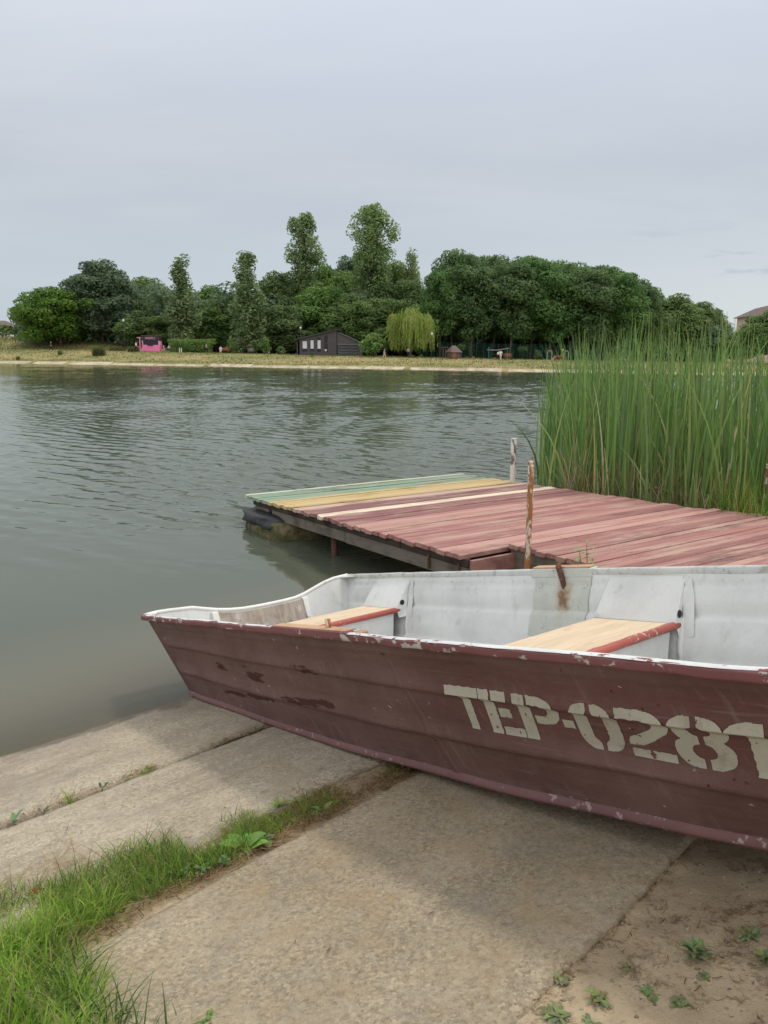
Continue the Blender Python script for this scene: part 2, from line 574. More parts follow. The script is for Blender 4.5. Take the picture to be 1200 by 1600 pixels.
def chippaint(top, under, dirt, lo, hi, scale=20, rough=0.55, streak=None, grime=0.35, bmp=0.4):
    def fn(g):
        o = g.obj()
        a = g.noise(scale, 6, 0.65, o if streak is None else g.mapping(o, scale=streak))
        b = g.noise(3.0, 5, 0.6, o)
        d = g.noise(95, 4, 0.7, o)
        c = g.mix(g.maprange(b, 0.35, 0.7), top, tuple(x * 0.82 for x in top))
        c = g.mix(g.maprange(g.math('ADD', a, g.math('MULTIPLY', g.math('SUBTRACT', b, 0.5), 0.5)), lo, hi), c, under)
        c = g.mix(g.math('MULTIPLY', g.maprange(d, 0.56, 0.74), grime), c, dirt)
        c = g.mix(g.math('MULTIPLY', g.maprange(g.noise(6, 6, 0.7, g.mapping(o, loc=(5, 1, 3), scale=(2, 2, 0.6))), 0.54, 0.75), grime), c, dirt)
        g.out(g.principled(c, rough, g.bump(g.math('ADD', a, g.math('MULTIPLY', d, 0.4)), bmp, 0.004), 0.4))
    return fn


add_mat('boat_white', chippaint((0.66, 0.675, 0.665), (0.50, 0.515, 0.51), (0.36, 0.33, 0.28), 0.60, 0.70, 9, 0.42, None, 0.38, 0.2))
add_mat('rim_grey', chippaint((0.55, 0.57, 0.56), (0.36, 0.35, 0.31), (0.24, 0.20, 0.16), 0.52, 0.66, 30, 0.55))
add_mat('rim_white', chippaint((0.74, 0.74, 0.72), (0.52, 0.50, 0.46), (0.33, 0.29, 0.24), 0.60, 0.70, 24, 0.5, None, 0.2))
add_mat('rim_maroon', chippaint((0.20, 0.075, 0.078), (0.47, 0.43, 0.40), (0.13, 0.04, 0.035), 0.58, 0.63, 26, 0.55, (0.6, 1, 1)))
add_mat('strip_maroon', chippaint((0.185, 0.092, 0.088), (0.36, 0.27, 0.25), (0.13, 0.055, 0.05), 0.60, 0.68, 30, 0.6))
add_mat('rim_worn', chippaint((0.70, 0.71, 0.71), (0.24, 0.075, 0.075), (0.36, 0.31, 0.28), 0.57, 0.61, 26, 0.5, (0.6, 1, 1)))
add_mat('red_tube', chippaint((0.42, 0.105, 0.080), (0.62, 0.50, 0.46), (0.22, 0.06, 0.045), 0.63, 0.68, 50, 0.45))
add_mat('orange_wood', chippaint((0.52, 0.33, 0.20), (0.36, 0.17, 0.11), (0.24, 0.10, 0.07), 0.55, 0.66, 25, 0.7))
add_mat('plate_rusty', chippaint((0.55, 0.57, 0.53), (0.30, 0.155, 0.075), (0.33, 0.25, 0.16), 0.63, 0.74, 26, 0.6, None, 0.5))


def plate_fn(g):
    o = g.obj()
    a = g.noise(26, 6, 0.65, o)
    b = g.noise(70, 4, 0.7, o)
    c = g.mix(g.maprange(g.noise(4, 4, 0.6, o), 0.35, 0.7), (0.52, 0.535, 0.49), (0.44, 0.45, 0.40))
    sp = g.n('ShaderNodeVectorMath', {0: o, 1: (1.855, 0.70, 0.45)}, operation='SUBTRACT').outputs[0]
    sp = g.n('ShaderNodeVectorMath', {0: sp, 1: (1.0, 0.35, 0.62)}, operation='MULTIPLY').outputs[0]
    d = g.n('ShaderNodeVectorMath', {0: sp}, operation='LENGTH').outputs['Value']
    d = g.math('ADD', d, g.math('MULTIPLY', g.math('SUBTRACT', a, 0.5), 0.09))
    c = g.mix(g.math('MULTIPLY', g.maprange(d, 0.075, 0.02), 0.75), c, (0.33, 0.21, 0.10))
    c = g.mix(g.math('MULTIPLY', g.maprange(d, 0.038, 0.012), 0.8), c, (0.16, 0.075, 0.035))
    c = g.mix(g.maprange(b, 0.66, 0.72), c, (0.17, 0.10, 0.06))
    c = g.mix(g.math('MULTIPLY', g.maprange(a, 0.58, 0.7), 0.6), c, (0.42, 0.33, 0.22))
    g.out(g.principled(c, 0.6, g.bump(a, 0.3, 0.003), 0.35))


add_mat('plate_halo', plate_fn)
add_mat('rust_dark', chippaint((0.095, 0.050, 0.038), (0.19, 0.085, 0.045), (0.05, 0.03, 0.025), 0.5, 0.65, 60, 0.85))
add_mat('post_rust', chippaint((0.36, 0.155, 0.055), (0.62, 0.56, 0.47), (0.17, 0.075, 0.04), 0.51, 0.56, 30, 0.85, (1, 1, 0.3), 0.5))
add_mat('post_white', chippaint((0.66, 0.64, 0.60), (0.16, 0.135, 0.12), (0.30, 0.2, 0.13), 0.53, 0.58, 22, 0.8, (1, 1, 0.3), 0.3))
add_mat('post_mixed', chippaint((0.30, 0.12, 0.06), (0.75, 0.72, 0.66), (0.17, 0.075, 0.04), 0.52, 0.56, 11, 0.8, None, 0.3))
add_mat('number_paint', chippaint((0.44, 0.42, 0.345), (0.30, 0.255, 0.21), (0.22, 0.15, 0.13), 0.58, 0.72, 20, 0.75, None, 0.45, 0.2))


def ply(g):
    o = g.obj()
    gr_ = g.noise(1.0, 5, 0.6, g.mapping(o, scale=(22, 3.0, 10)), 1.2)
    fl = g.noise(6, 5, 0.6, g.mapping(o, scale=(1.6, 0.7, 1)))
    c = g.mix(g.maprange(gr_, 0.3, 0.7), (0.58, 0.455, 0.31), (0.66, 0.545, 0.40))
    c = g.mix(g.math('MULTIPLY', g.maprange(fl, 0.60, 0.70), 0.55), c, (0.50, 0.36, 0.23))
    c = g.mix(g.math('MULTIPLY', g.maprange(fl, 0.40, 0.33), 0.5), c, (0.66, 0.56, 0.43))
    g.out(g.principled(c, 0.8, g.bump(gr_, 0.3, 0.002), 0.15))


add_mat('bench_plywood', ply)


def motor_wood(g):
    o = g.obj()
    gr_ = g.noise(1.0, 6, 0.65, g.mapping(o, scale=(12, 30, 3.5)), 0.5)
    fl = g.noise(9, 5, 0.6, o)
    c = g.mix(g.maprange(gr_, 0.3, 0.7), (0.30, 0.255, 0.215), (0.44, 0.385, 0.33))
    c = g.mix(g.math('MULTIPLY', g.maprange(fl, 0.52, 0.66), 0.7), c, (0.25, 0.17, 0.12))
    c = g.mix(g.math('MULTIPLY', g.maprange(fl, 0.42, 0.34), 0.6), c, (0.56, 0.53, 0.50))
    g.out(g.principled(c, 0.85, g.bump(gr_, 0.4, 0.003), 0.15))


add_mat('motor_wood', motor_wood)


def plank_fn(g):
    o = g.obj()
    t = g.attr('tint')
    grn = g.noise(1.0, 6, 0.7, g.mapping(o, scale=(70, 2.2, 25)), 0.6)
    wear = g.noise(1.0, 5, 0.62, g.mapping(o, scale=(9, 0.9, 4)), 0.5)
    patch = g.noise(1.1, 4, 0.6, o)
    wd = g.mix(grn, (0.36, 0.255, 0.205), (0.56, 0.43, 0.35))
    c = g.mix(g.maprange(g.math('ADD', wear, g.math('MULTIPLY', g.math('SUBTRACT', patch, 0.5), 0.4)), 0.47, 0.68, 0.0, 0.72), t, wd)
    c = g.mix(g.math('MULTIPLY', g.maprange(grn, 0.46, 0.30), 0.55), c, (0.085, 0.045, 0.042))
    dk = g.noise(2.6, 5, 0.7, g.mapping(o, loc=(2, 8, 1), scale=(1.3, 0.5, 1)))
    c = g.mix(g.math('MULTIPLY', g.maprange(dk, 0.52, 0.72), 0.6), c, (0.11, 0.068, 0.06))
    g.out(g.principled(c, 0.85, g.bump(g.math('ADD', grn, g.math('MULTIPLY', wear, 0.5)), 0.6, 0.005), 0.15))


add_mat('plank_paint', plank_fn)


def beam_fn(c1, c2, sc=(4, 30, 30)):
    def fn(g):
        o = g.obj()
        a = g.noise(1.0, 6, 0.7, g.mapping(o, scale=sc), 0.5)
        b = g.noise(4.0, 4, 0.6, o)
        c = g.mix(a, c1, c2)
        c = g.mix(g.math('MULTIPLY', g.maprange(b, 0.5, 0.7), 0.5), c, tuple(x * 0.4 for x in c1))
        g.out(g.principled(c, 0.9, g.bump(a, 0.6, 0.006), 0.1))
    return fn


add_mat('beam_grey', beam_fn((0.085, 0.073, 0.06), (0.25, 0.222, 0.185)))
add_mat('beam_dark', beam_fn((0.032, 0.026, 0.022), (0.105, 0.082, 0.066)))
add_mat('board_red', beam_fn((0.24, 0.10, 0.09), (0.40, 0.26, 0.22), (30, 4, 30)))


def tarp_fn(g):
    o = g.obj()
    a = g.noise(7, 4, 0.6, o)
    g.out(g.principled(g.mix(a, (0.014, 0.014, 0.015), (0.034, 0.034, 0.035)), 0.45, g.bump(g.noise(11, 3, 0.5, o), 0.6, 0.02), 0.4))


add_mat('black_tarp', tarp_fn)


def foam_fn(g):
    o = g.obj()
    a = g.noise(6, 5, 0.65, o)
    c = g.mix(g.maprange(a, 0.38, 0.62), (0.17, 0.14, 0.085), (0.055, 0.06, 0.024))
    g.out(g.principled(c, 0.95, g.bump(g.noise(30, 4, 0.7, o), 0.6, 0.01), 0.1))


add_mat('mossy_foam', foam_fn)


def blade_fn(c1, c2, trans=0.35, scale=3.0, rnd=0.0):
    """leaf and blade material: some light passes through"""
    def fn(g):
        o = g.n('ShaderNodeNewGeometry').outputs['Position']
        a = g.noise(scale, 3, 0.6, o)
        c = g.mix(g.maprange(a, 0.32, 0.68), c1, c2)
        if rnd > 0:
            ri = g.n('ShaderNodeObjectInfo').outputs['Random']
            hs = g.n('ShaderNodeHueSaturation', {'Hue': g.maprange(ri, 0, 1, 0.5 - rnd * 0.07, 0.5 + rnd * 0.04, False),
                                                 'Saturation': g.maprange(ri, 0, 1, 0.9, 1.1, False),
                                                 'Value': g.maprange(ri, 0, 1, 1 - rnd, 1 + rnd, False), 'Fac': 1.0, 'Color': c})
            c = hs.outputs[0]
        b = g.principled(c, 0.55, None, 0.25)
        tl = g.n('ShaderNodeBsdfTranslucent', {'Color': c}).outputs[0]
        g.out(g.n('ShaderNodeMixShader', {0: trans, 1: b, 2: tl}).outputs[0])
    return fn


def tint_blade(trans=0.35):
    def fn(g):
        c = g.attr('tint')
        b = g.principled(c, 0.5, None, 0.3)
        tl = g.n('ShaderNodeBsdfTranslucent', {'Color': c}).outputs[0]
        g.out(g.n('ShaderNodeMixShader', {0: trans, 1: b, 2: tl}).outputs[0])
    return fn


add_mat('blades', tint_blade(0.68))
add_mat('reed_blades', tint_blade(0.3))
add_mat('weed_leaf', tint_blade(0.35))
add_mat('leaf_broad', blade_fn((0.104, 0.190, 0.062), (0.222, 0.326, 0.106), 0.48, 0.45, 0.14))
add_mat('leaf_bright', blade_fn((0.091, 0.178, 0.034), (0.167, 0.275, 0.058), 0.48, 0.5, 0.05))
add_mat('leaf_chestnut', blade_fn((0.113, 0.190, 0.102), (0.203, 0.296, 0.160), 0.48, 0.5, 0.05))
add_mat('leaf_linden', blade_fn((0.084, 0.167, 0.057), (0.180, 0.290, 0.103), 0.48, 0.4, 0.1))
add_mat('leaf_poplar', blade_fn((0.159, 0.243, 0.105), (0.312, 0.404, 0.183), 0.48, 0.6, 0.06))
add_mat('leaf_birch', blade_fn((0.181, 0.259, 0.098), (0.322, 0.408, 0.166), 0.48, 0.6, 0.05))
add_mat('leaf_willow', blade_fn((0.236, 0.334, 0.076), (0.417, 0.473, 0.145), 0.48, 0.6, 0.04))
add_mat('leaf_hedge', blade_fn((0.128, 0.246, 0.051), (0.224, 0.371, 0.084), 0.48, 0.9, 0.04))


def bark_fn(c1, c2):
    def fn(g):
        o = g.obj()
        a = g.noise(3.0, 5, 0.7, g.mapping(o, scale=(1, 1, 0.25)))
        g.out(g.principled(g.mix(a, c1, c2), 0.95, g.bump(a, 0.7, 0.05), 0.1))
    return fn


add_mat('bark', bark_fn((0.07, 0.055, 0.04), (0.17, 0.14, 0.11)))
add_mat('bark_pale', bark_fn((0.28, 0.25, 0.21), (0.48, 0.45, 0.40)))


def plain(c, rough=0.7, var=0.2, scale=2.0, spec=0.3, metal=0.0):
    def fn(g):
        a = g.noise(scale, 5, 0.65, g.obj())
        g.out(g.principled(g.mix(a, tuple(x * (1 - var) for x in c), tuple(min(1, x * (1 + var)) for x in c)), rough, None, spec, metal))
    return fn


for _n, _c, _ro in (('pink', (0.86, 0.22, 0.46), 0.55), ('pink_pale', (0.74, 0.36, 0.47), 0.6), ('dark_panel', (0.035, 0.03, 0.033), 0.6),
                   ('red_paint', (0.55, 0.07, 0.05), 0.6), ('cream', (0.66, 0.60, 0.42), 0.7), ('slat_dark', (0.090, 0.080, 0.083), 0.85),
                   ('roof_dark', (0.055, 0.053, 0.055), 0.85), ('tarp_grey', (0.075, 0.080, 0.085), 0.6), ('blind_white', (0.62, 0.63, 0.66), 0.7),
                   ('window_dark', (0.018, 0.022, 0.026), 0.15), ('metal_dark', (0.03, 0.04, 0.035), 0.6), ('lamp_glass', (0.72, 0.72, 0.70), 0.35),
                   ('bench_red', (0.27, 0.105, 0.065), 0.7), ('bench_grey', (0.19, 0.18, 0.17), 0.8), ('teal', (0.02, 0.17, 0.13), 0.55),
                   ('fence_green', (0.012, 0.06, 0.045), 0.6), ('white_paint', (0.75, 0.75, 0.73), 0.6), ('hut_wood', (0.13, 0.085, 0.07), 0.85),
                   ('roof_brown', (0.145, 0.11, 0.10), 0.85), ('wall_pink', (0.62, 0.47, 0.41), 0.85), ('wall_white', (0.72, 0.72, 0.70), 0.8),
                   ('skin', (0.50, 0.31, 0.23), 0.6), ('hair_dark', (0.03, 0.02, 0.017), 0.7), ('cloth_white', (0.74, 0.74, 0.76), 0.85),
                   ('cloth_black', (0.02, 0.02, 0.024), 0.85), ('cloth_navy', (0.035, 0.04, 0.07), 0.85), ('cloth_pink', (0.6, 0.32, 0.33), 0.85),
                   ('cloth_grey', (0.3, 0.32, 0.35), 0.85), ('cloth_cream', (0.62, 0.55, 0.45), 0.85), ('yellow_paint', (0.65, 0.48, 0.07), 0.6),
                   ('black_rubber', (0.012, 0.012, 0.013), 0.7), ('metal_galv', (0.36, 0.36, 0.35), 0.5)):
    add_mat(_n, plain(_c, _ro))


# ------------------------------------------------------------------ ground sheet, water, slabs
def spread(fine0, fine1, step, lo, hi, growth, cap):
    a = list(np.arange(fine0, fine1 + 1e-6, step))
    d, x = step, fine1
    while x < hi:
        d = min(d * growth, cap(x)); x += d; a.append(x)
    d, x = step, fine0
    left = []
    while x > lo:
        d = min(d * growth, cap(x)); x -= d; left.append(x)
    return np.array(left[::-1] + a)


xs = spread(-1.9, 1.7, 0.022, -2500, 2500, 1.09, lambda x: 4.0 if abs(x) < 130 else 1e9)
ys = spread(0.7, 3.6, 0.022, -400, 4000, 1.07, lambda y: (1.6 if 60 < y < 185 else (4.0 if y < 60 else 1e9)))
X, Y = np.meshgrid(xs, ys)
Z = ground_np(X, Y)
U = (X - B0.x) * UH.x + (Y - B0.y) * UH.y
E_ = far_e(X, Y)
near_land = (U > -0.9) & (E_ < -8)
dz = np.zeros_like(Z)
sel = np.argwhere(near_land & (np.abs(X) < 7) & (Y < 12) & (Y > -3))


def rough(x, y):
    return 0.8 * (0.016 * mnoise.noise((x * 2.3, y * 2.3, 0.3)) + 0.010 * mnoise.noise((x * 7, y * 7, 1.3)) + 0.007 * mnoise.noise((x * 19, y * 19, 2.3)) + 0.004 * mnoise.noise((x * 45, y * 45, 4.3))) - 0.010


for i, j in sel:
    dz[i, j] = rough(X[i, j], Y[i, j])
# the slabs are laid in the ground: the earth below them is dug out a little
dug = (((U > -0.9) & (U < 1.78)) | ((U > 2.10) & (U < 2.99))).astype(float)
Z = Z + np.where(near_land, dz - 0.04 * dug, 0)
nr, nc = X.shape
V = np.stack([X, Y, Z], -1).reshape(-1, 3)
idx = np.arange(nr * nc).reshape(nr, nc)
Fq = np.stack([idx[:-1, :-1], idx[:-1, 1:], idx[1:, 1:], idx[1:, :-1]], -1).reshape(-1, 4)
tintc = np.zeros((nr * nc, 3))
tintc[:, 0] = ((U > 0.0) & (E_ < -5) & (X < 30)).reshape(-1)
tintc[:, 2] = ((U <= -0.0) & (E_ < -0.5)).reshape(-1)
me = np_mesh('ground', V, Fq, None, tintc, True)
tag(link('ground', me, MT['ground']), kind='structure')

# water: one sheet, rippled by the wind from the left; finer where it is near
kk = np.concatenate([np.linspace(-1.5, -0.60, 40)[:-1], np.linspace(-0.60, 0.60, 640), np.linspace(0.60, 1.3, 30)[1:]])
yw = [-0.5]
while yw[-1] < 175:
    y_ = yw[-1]
    yw.append(y_ + (0.05 if y_ < 2 else (0.026 + max(0, y_ - 5) * 0.0019 if y_ < 60 else (0.14 if y_ < 124 else 2.0))))
yw = np.array(yw)
KX, WY = np.meshgrid(kk, yw)
WX = KX * (WY + 3.0)
wu = (WX - B0.x) * UH.x + (WY - B0.y) * UH.y
off = -wu
rw = np.random.default_rng(31)


def softnoise(x, y, sc, seed, n=14):
    r = np.random.default_rng(seed)
    o_ = np.zeros_like(x)
    for i in range(n):
        a_ = r.uniform(0, 2 * PI); f_ = r.uniform(0.6, 1.6) / sc
        o_ += np.sin((x * math.cos(a_) + y * math.sin(a_)) * f_ * 2 * PI + r.uniform(0, 6.28))
    return o_ / math.sqrt(n / 2)


side = WX / np.maximum(WY, 1.0)
lee = sstep(-0.55, -0.25, side + 0.05 * softnoise(WX, WY, 14, 5))
patch = sstep(-1.0, 0.9, softnoise(WX * 0.5, WY, 11, 8))
amp = (0.04 + 0.96 * sstep(1.8, 6.0, off + 0.6 * softnoise(WX, WY, 2.5, 9))) * (0.6 + 0.4 * patch) * np.maximum(lee, 0.45)
fade = sstep(1.5, 1.2, -KX) * sstep(1.3, 1.05, KX)
WZ = np.zeros_like(WX)
main = math.atan2(0.8, 0.6)
for i in range(46):
    lam = (rw.uniform(0.38, 0.60) if i < 24 else rw.uniform(0.75, 1.3)) if i < 28 else rw.uniform(0.17, 0.36)
    a_ = main + rw.normal(0, 0.27 if lam > 0.37 else 0.5) - 0.05
    k_ = 2 * PI / lam
    slope = 0.010 if lam > 0.75 else (0.033 if lam > 0.37 else 0.033)
    if lam < 0.37:
        slope = slope * sstep(80, 40, WY)
    ph_ = rw.uniform(0, 2 * PI) + 0.6 * softnoise(WX, WY, 9 * lam + 3, 100 + i, 5)
    WZ += slope / k_ * np.sin((WX * math.cos(a_) + WY * math.sin(a_)) * k_ + ph_)
WZ *= amp * fade
nr, nc = WX.shape
idx = np.arange(nr * nc).reshape(nr, nc)
Fw = np.stack([idx[:-1, :-1], idx[:-1, 1:], idx[1:, 1:], idx[1:, :-1]], -1).reshape(-1, 4)
Vw = np.stack([WX, WY, WZ], -1).reshape(-1, 3)
ex = np.array([(-420, -0.5, 0), (kk[0] * 2.5, -0.5, 0), (kk[0] * (yw[-1] + 3), yw[-1], 0), (-420, yw[-1], 0),
               (kk[-1] * 2.5, -0.5, 0), (260, -0.5, 0), (260, yw[-1], 0), (kk[-1] * (yw[-1] + 3), yw[-1], 0)], float)
n0 = len(Vw)
Vw = np.concatenate([Vw, ex]); Fw = np.concatenate([Fw, np.array([[n0, n0 + 1, n0 + 2, n0 + 3], [n0 + 4, n0 + 5, n0 + 6, n0 + 7]])])
cw_ = np.ones((len(Vw), 3)) * np.concatenate([(amp * fade).reshape(-1), np.full(8, 0.3)])[:, None]
tag(link('water', np_mesh('water', Vw, Fw, None, cw_, True), MT['lake_water']), kind='structure')

# pale concrete edging along the far shore, a sheet on the bank, broken by joints
fb = MB()
r2 = random.Random(3)
t = -260.0
while t < 175:
    L = r2.uniform(5.5, 9.5)
    gap = r2.choice([0.12, 0.2, 0.3, 0.9])
    wid = r2.uniform(0.9, 1.5)
    rows = []
    for e in (-0.6, 0.0, 0.3, 0.6, wid):
        row = []
        for k in range(5):
            tt = t + (L - gap) * k / 4
            p = FS0 + FT * tt + FN * (e + r2.uniform(-0.12, 0.12) * (e > 0.8))
            row.append((p.x, p.y, gz(p.x, p.y) + 0.05))
        rows.append(row)
    fb.grid(rows)
    t += L
tag(fb.build('shore_edging', MT['shore_concrete']), kind='structure')

pb = MB()
rows = []
for k in range(120):
    tt = -250 + k * 3.7
    row = []
    for e in (18.2, 19.2, 20.2):
        p = FS0 + FT * tt + FN * (e + 0.5 * math.sin(tt * 0.05))
        row.append((p.x, p.y, gz(p.x, p.y) + 0.04))
    rows.append(row)
pb.grid(rows, flip=True)
tag(pb.build('path', MT['path_dust']), kind='structure')


def slab(name, u0f, u1f, s0, s1, mat, step=0.03, lift=0.0, seed=0):
    """a concrete slab between two ragged edges u0f(s), u1f(s)"""
    ns = int((s1 - s0) / step) + 1
    nu = max(6, int((u1f(s0) - u0f(s0)) / step))
    V, F = [], []
    for i in range(ns + 1):
        s = s0 + (s1 - s0) * i / ns
        a, b = u0f(s), u1f(s)
        a += 0.005 * mnoise.noise((s * 3, seed, 0)) + 0.006 * mnoise.noise((s * 14, seed, 5))
        b += 0.005 * mnoise.noise((s * 3, seed, 9)) + 0.006 * mnoise.noise((s * 14, seed, 12))
        for j in range(-1, nu + 2):
            jj = min(max(j, 0), nu)
            u = a + (b - a) * jj / nu
            ed = min(jj, nu - jj) * (b - a) / nu
            rnd = -0.007 * max(0, 1 - ed / 0.03) ** 2
            z = lift + rnd + 0.004 * mnoise.noise((u * 2.2, s * 2.2, seed + 3)) + 0.0022 * mnoise.noise((u * 11, s * 11, seed + 1)) + 0.0012 * mnoise.noise((u * 33, s * 33, seed + 2))
            if j < 0 or j > nu:
                z = lift - 0.10
            V.append(us(u, s, z))
    w_ = nu + 3
    for i in range(ns):
        for j in range(w_ - 1):
            F.append((i * w_ + j, i * w_ + j + 1, (i + 1) * w_ + j + 1, (i + 1) * w_ + j))
    me = np_mesh(name, np.array([tuple(v) for v in V]), np.array(F)[:, ::-1], None, None, True)
    return link(name, me, mat)


o = slab('concrete_slab', lambda s: -1.3, lambda s: 0.955 + 0.004 * s, -5.0, 5.5, MT['concrete_pale'], 0.035, 0.0, 1)
tag(o, kind='structure')
o = slab('concrete_slab', lambda s: 0.985 + 0.004 * s, lambda s: 1.83 + 0.02 * s, -5.0, 5.5, MT['concrete_pale'], 0.035, 0.004, 2)
tag(o, kind='structure')
o = slab('concrete_slab', lambda s: 2.035 - 0.03 * min(0, s + 0.3), lambda s: 3.045 - 0.05 * (s + 0.13), -1.58, 1.3, MT['concrete_aggregate'], 0.02, 0.006, 3)
tag(o, kind='structure')


# ------------------------------------------------------------------ the boat
_az, _pt = math.radians(142.9906), math.radians(12.8652)
_rl = math.radians(-0.392)
BA = Vector((math.sin(_az) * math.cos(_pt), math.cos(_az) * math.cos(_pt), math.sin(_pt)))
_l0 = Vector((-math.sin(_az - PI / 2), -math.cos(_az - PI / 2), 0))
_n0 = BA.cross(_l0)
if _n0.z < 0: _n0 = -_n0
BL = _l0 * math.cos(_rl) - _n0 * math.sin(_rl)          # towards the near side
BN = _n0 * math.cos(_rl) + _l0 * math.sin(_rl)
BO = Vector((-0.681508, 4.479077, 0.000))
mw = Matrix(((BA.x, -BL.x, BN.x, BO.x), (BA.y, -BL.y, BN.y, BO.y), (BA.z, -BL.z, BN.z, BO.z), (0, 0, 0, 1)))
boat = empty('rowing_boat', mw=mw)
tag(boat, 'maroon and white metal rowing boat pulled stern first onto the concrete slabs', 'boat')
LEN = 4.75


def yz_chine(s):
    y = 0.5622 - 0.00686 * s - 0.00447 * s * s
    z = 0.0177 * max(s - 0.8, 0) ** 2
    if s > 3.5:
        q = (s - 3.5) / (LEN - 3.5)
        y *= 1 - 0.62 * q ** 1.7
        z += 0.17 * q ** 1.6
    return y, z


def yz_gun(s):
    y = 0.7318 - 0.0069 * max(s - 1, 0) ** 2
    z = 0.5027 + 0.0331 * s - 0.0013 * s * s
    if s > 3.6:
        q = (s - 3.6) / (LEN - 3.6)
        y *= 1 - 0.50 * q ** 1.9
        z += 0.02 * q
    return y, z


def ridge(v):
    def saw(c, wu, wd, hgt):
        d = v - c
        if d >= 0:
            return hgt * max(0.0, 1 - d / wu) ** 1.4
        return hgt * max(0.0, 1 + d / wd) ** 1.2
    return saw(0.335, 0.12, 0.045, 0.019) + saw(0.665, 0.11, 0.04, 0.016) + saw(0.885, 0.05, 0.02, 0.006)


def wall_pt(s, v, side, off=0.0):
    """local point on the side wall; side +1 is the near side (local -y); off pushes it outwards"""
    yc, zc_ = yz_chine(s)
    yg, zg = yz_gun(s)
    fade = min(1.0, max(0.0, (s - 0.02) / 0.12))
    dent = 0.009 * mnoise.noise((s * 2.1, v * 2.5, side * 3)) * fade
    y = yc + (yg - yc) * v
    z = zc_ + (zg - zc_) * v
    nl = math.hypot(zg - zc_, yg - yc)
    ny, nz = (zg - zc_) / nl, -(yg - yc) / nl
    k = ridge(v) * fade + off + dent
    return Vector((s - 0.150 * v * (1 - 0.0 * s), -side * (y + ny * k), z + nz * k))


SST = [i * 0.045 for i in range(int(LEN / 0.045) + 1)] + [LEN]
VST = [i / 56 for i in range(57)]


def wall_grid(side, off, s0=0.0):
    return [[wall_pt(s, v, side, off) for v in VST] for s in SST if s >= s0]


hv, hf, huv = [], [], []


def hull_grid(P, UVs, flip):
    b = len(hv)
    nr, nc = len(P), len(P[0])
    for i in range(nr):
        for j in range(nc):
            hv.append(tuple(P[i][j])); huv.append(UVs[i][j])
    for i in range(nr - 1):
        for j in range(nc - 1):
            q = (b + i * nc + j, b + i * nc + j + 1, b + (i + 1) * nc + j + 1, b + (i + 1) * nc + j)
            hf.append(tuple(reversed(q)) if flip else q)


UVW = [[(s, v) for v in VST] for s in SST]
hull_grid(wall_grid(1, 0.0), UVW, True)
hull_grid(wall_grid(-1, 0.0), UVW, False)
# bottom, slightly veed, and the blunt bow plate
bot = [[Vector((s, yz_chine(s)[0] * k / 6.0, yz_chine(s)[1] - 0.0 * (6 - abs(k)))) for k in range(-6, 7)] for s in SST]
hull_grid(bot, [[(s, 0.0) for k in range(13)] for s in SST], True)
bow = [[wall_pt(LEN, v, 1).lerp(wall_pt(LEN, v, -1), k / 10) + Vector((0.10 * math.sin(PI * k / 10), 0, 0)) for v in VST] for k in range(11)]
hull_grid(bow, [[(LEN, v) for v in VST] for k in range(11)], True)
# outside of the transom, following its cut-out top edge
TR = [(0.741, .503), (0.66, .507), (0.581, .504), (0.44, .494), (0.36, .472), (0.28, .452), (0.20, .438), (0.109, .429), (0.0, .426), (-0.074, .426), (-0.18, .427), (-0.269, .431), (-0.35, .446), (-0.433, .470), (-0.52, .494), (-0.603, .509), (-0.68, .513), (-0.741, .515)]


def tr_pt(y, z, off=0.0):
    """a point on the raked transom: y towards the near side"""
    return Vector((-0.150 * z / 0.5027 + off, -y, z))


def transom_grid(off, inset=0.0, ny=36, nz=14):
    rows = []
    for i in range(ny + 1):
        q = 1 - 2 * i / ny
        yt = q * (0.7318 - inset)
        zt = np.interp(-yt, [-a for a, b in TR], [b for a, b in TR])
        row = []
        for j in range(nz + 1):
            v = j / nz
            z = zt * v
            half = 0.5622 + (0.7318 - 0.5622) * z / 0.5027 - inset
            row.append(tr_pt(q * half, z, off))
        rows.append(row)
    return rows


tg = transom_grid(0.0)
hull_grid(tg, [[(0.0, j / 14) for j in range(15)] for i in range(37)], False)
me = bpy.data.meshes.new('hull')
me.from_pydata(hv, [], hf)
uvl = me.uv_layers.new(name='sv')
li = np.zeros(len(me.loops), dtype=np.int32)
me.loops.foreach_get('vertex_index', li)
uvl.data.foreach_set('uv', np.array(huv, dtype=np.float32)[li].ravel())
link('hull', me, MT['hull_maroon'], boat, True)

# white inside: walls, floor, transom panel, bow
il = MB()
il.grid(wall_grid(1, -0.009, 0.0), flip=False)
il.grid(wall_grid(-1, -0.009, 0.0), flip=True)
il.grid([[Vector((s, (yz_chine(s)[0] + 0.004) * k / 6.0, yz_chine(s)[1] + 0.052 + (0.010 if k % 3 == 0 else 0))) for k in range(-6, 7)] for s in SST], flip=False)
il.grid([[p + Vector((-0.010, 0, 0)) for p in r] for r in bow], flip=False)
tb = MB()
tb.grid(transom_grid(0.011, 0.010), flip=True)
tb.build('transom_panel', MT['boat_white'], boat, True)

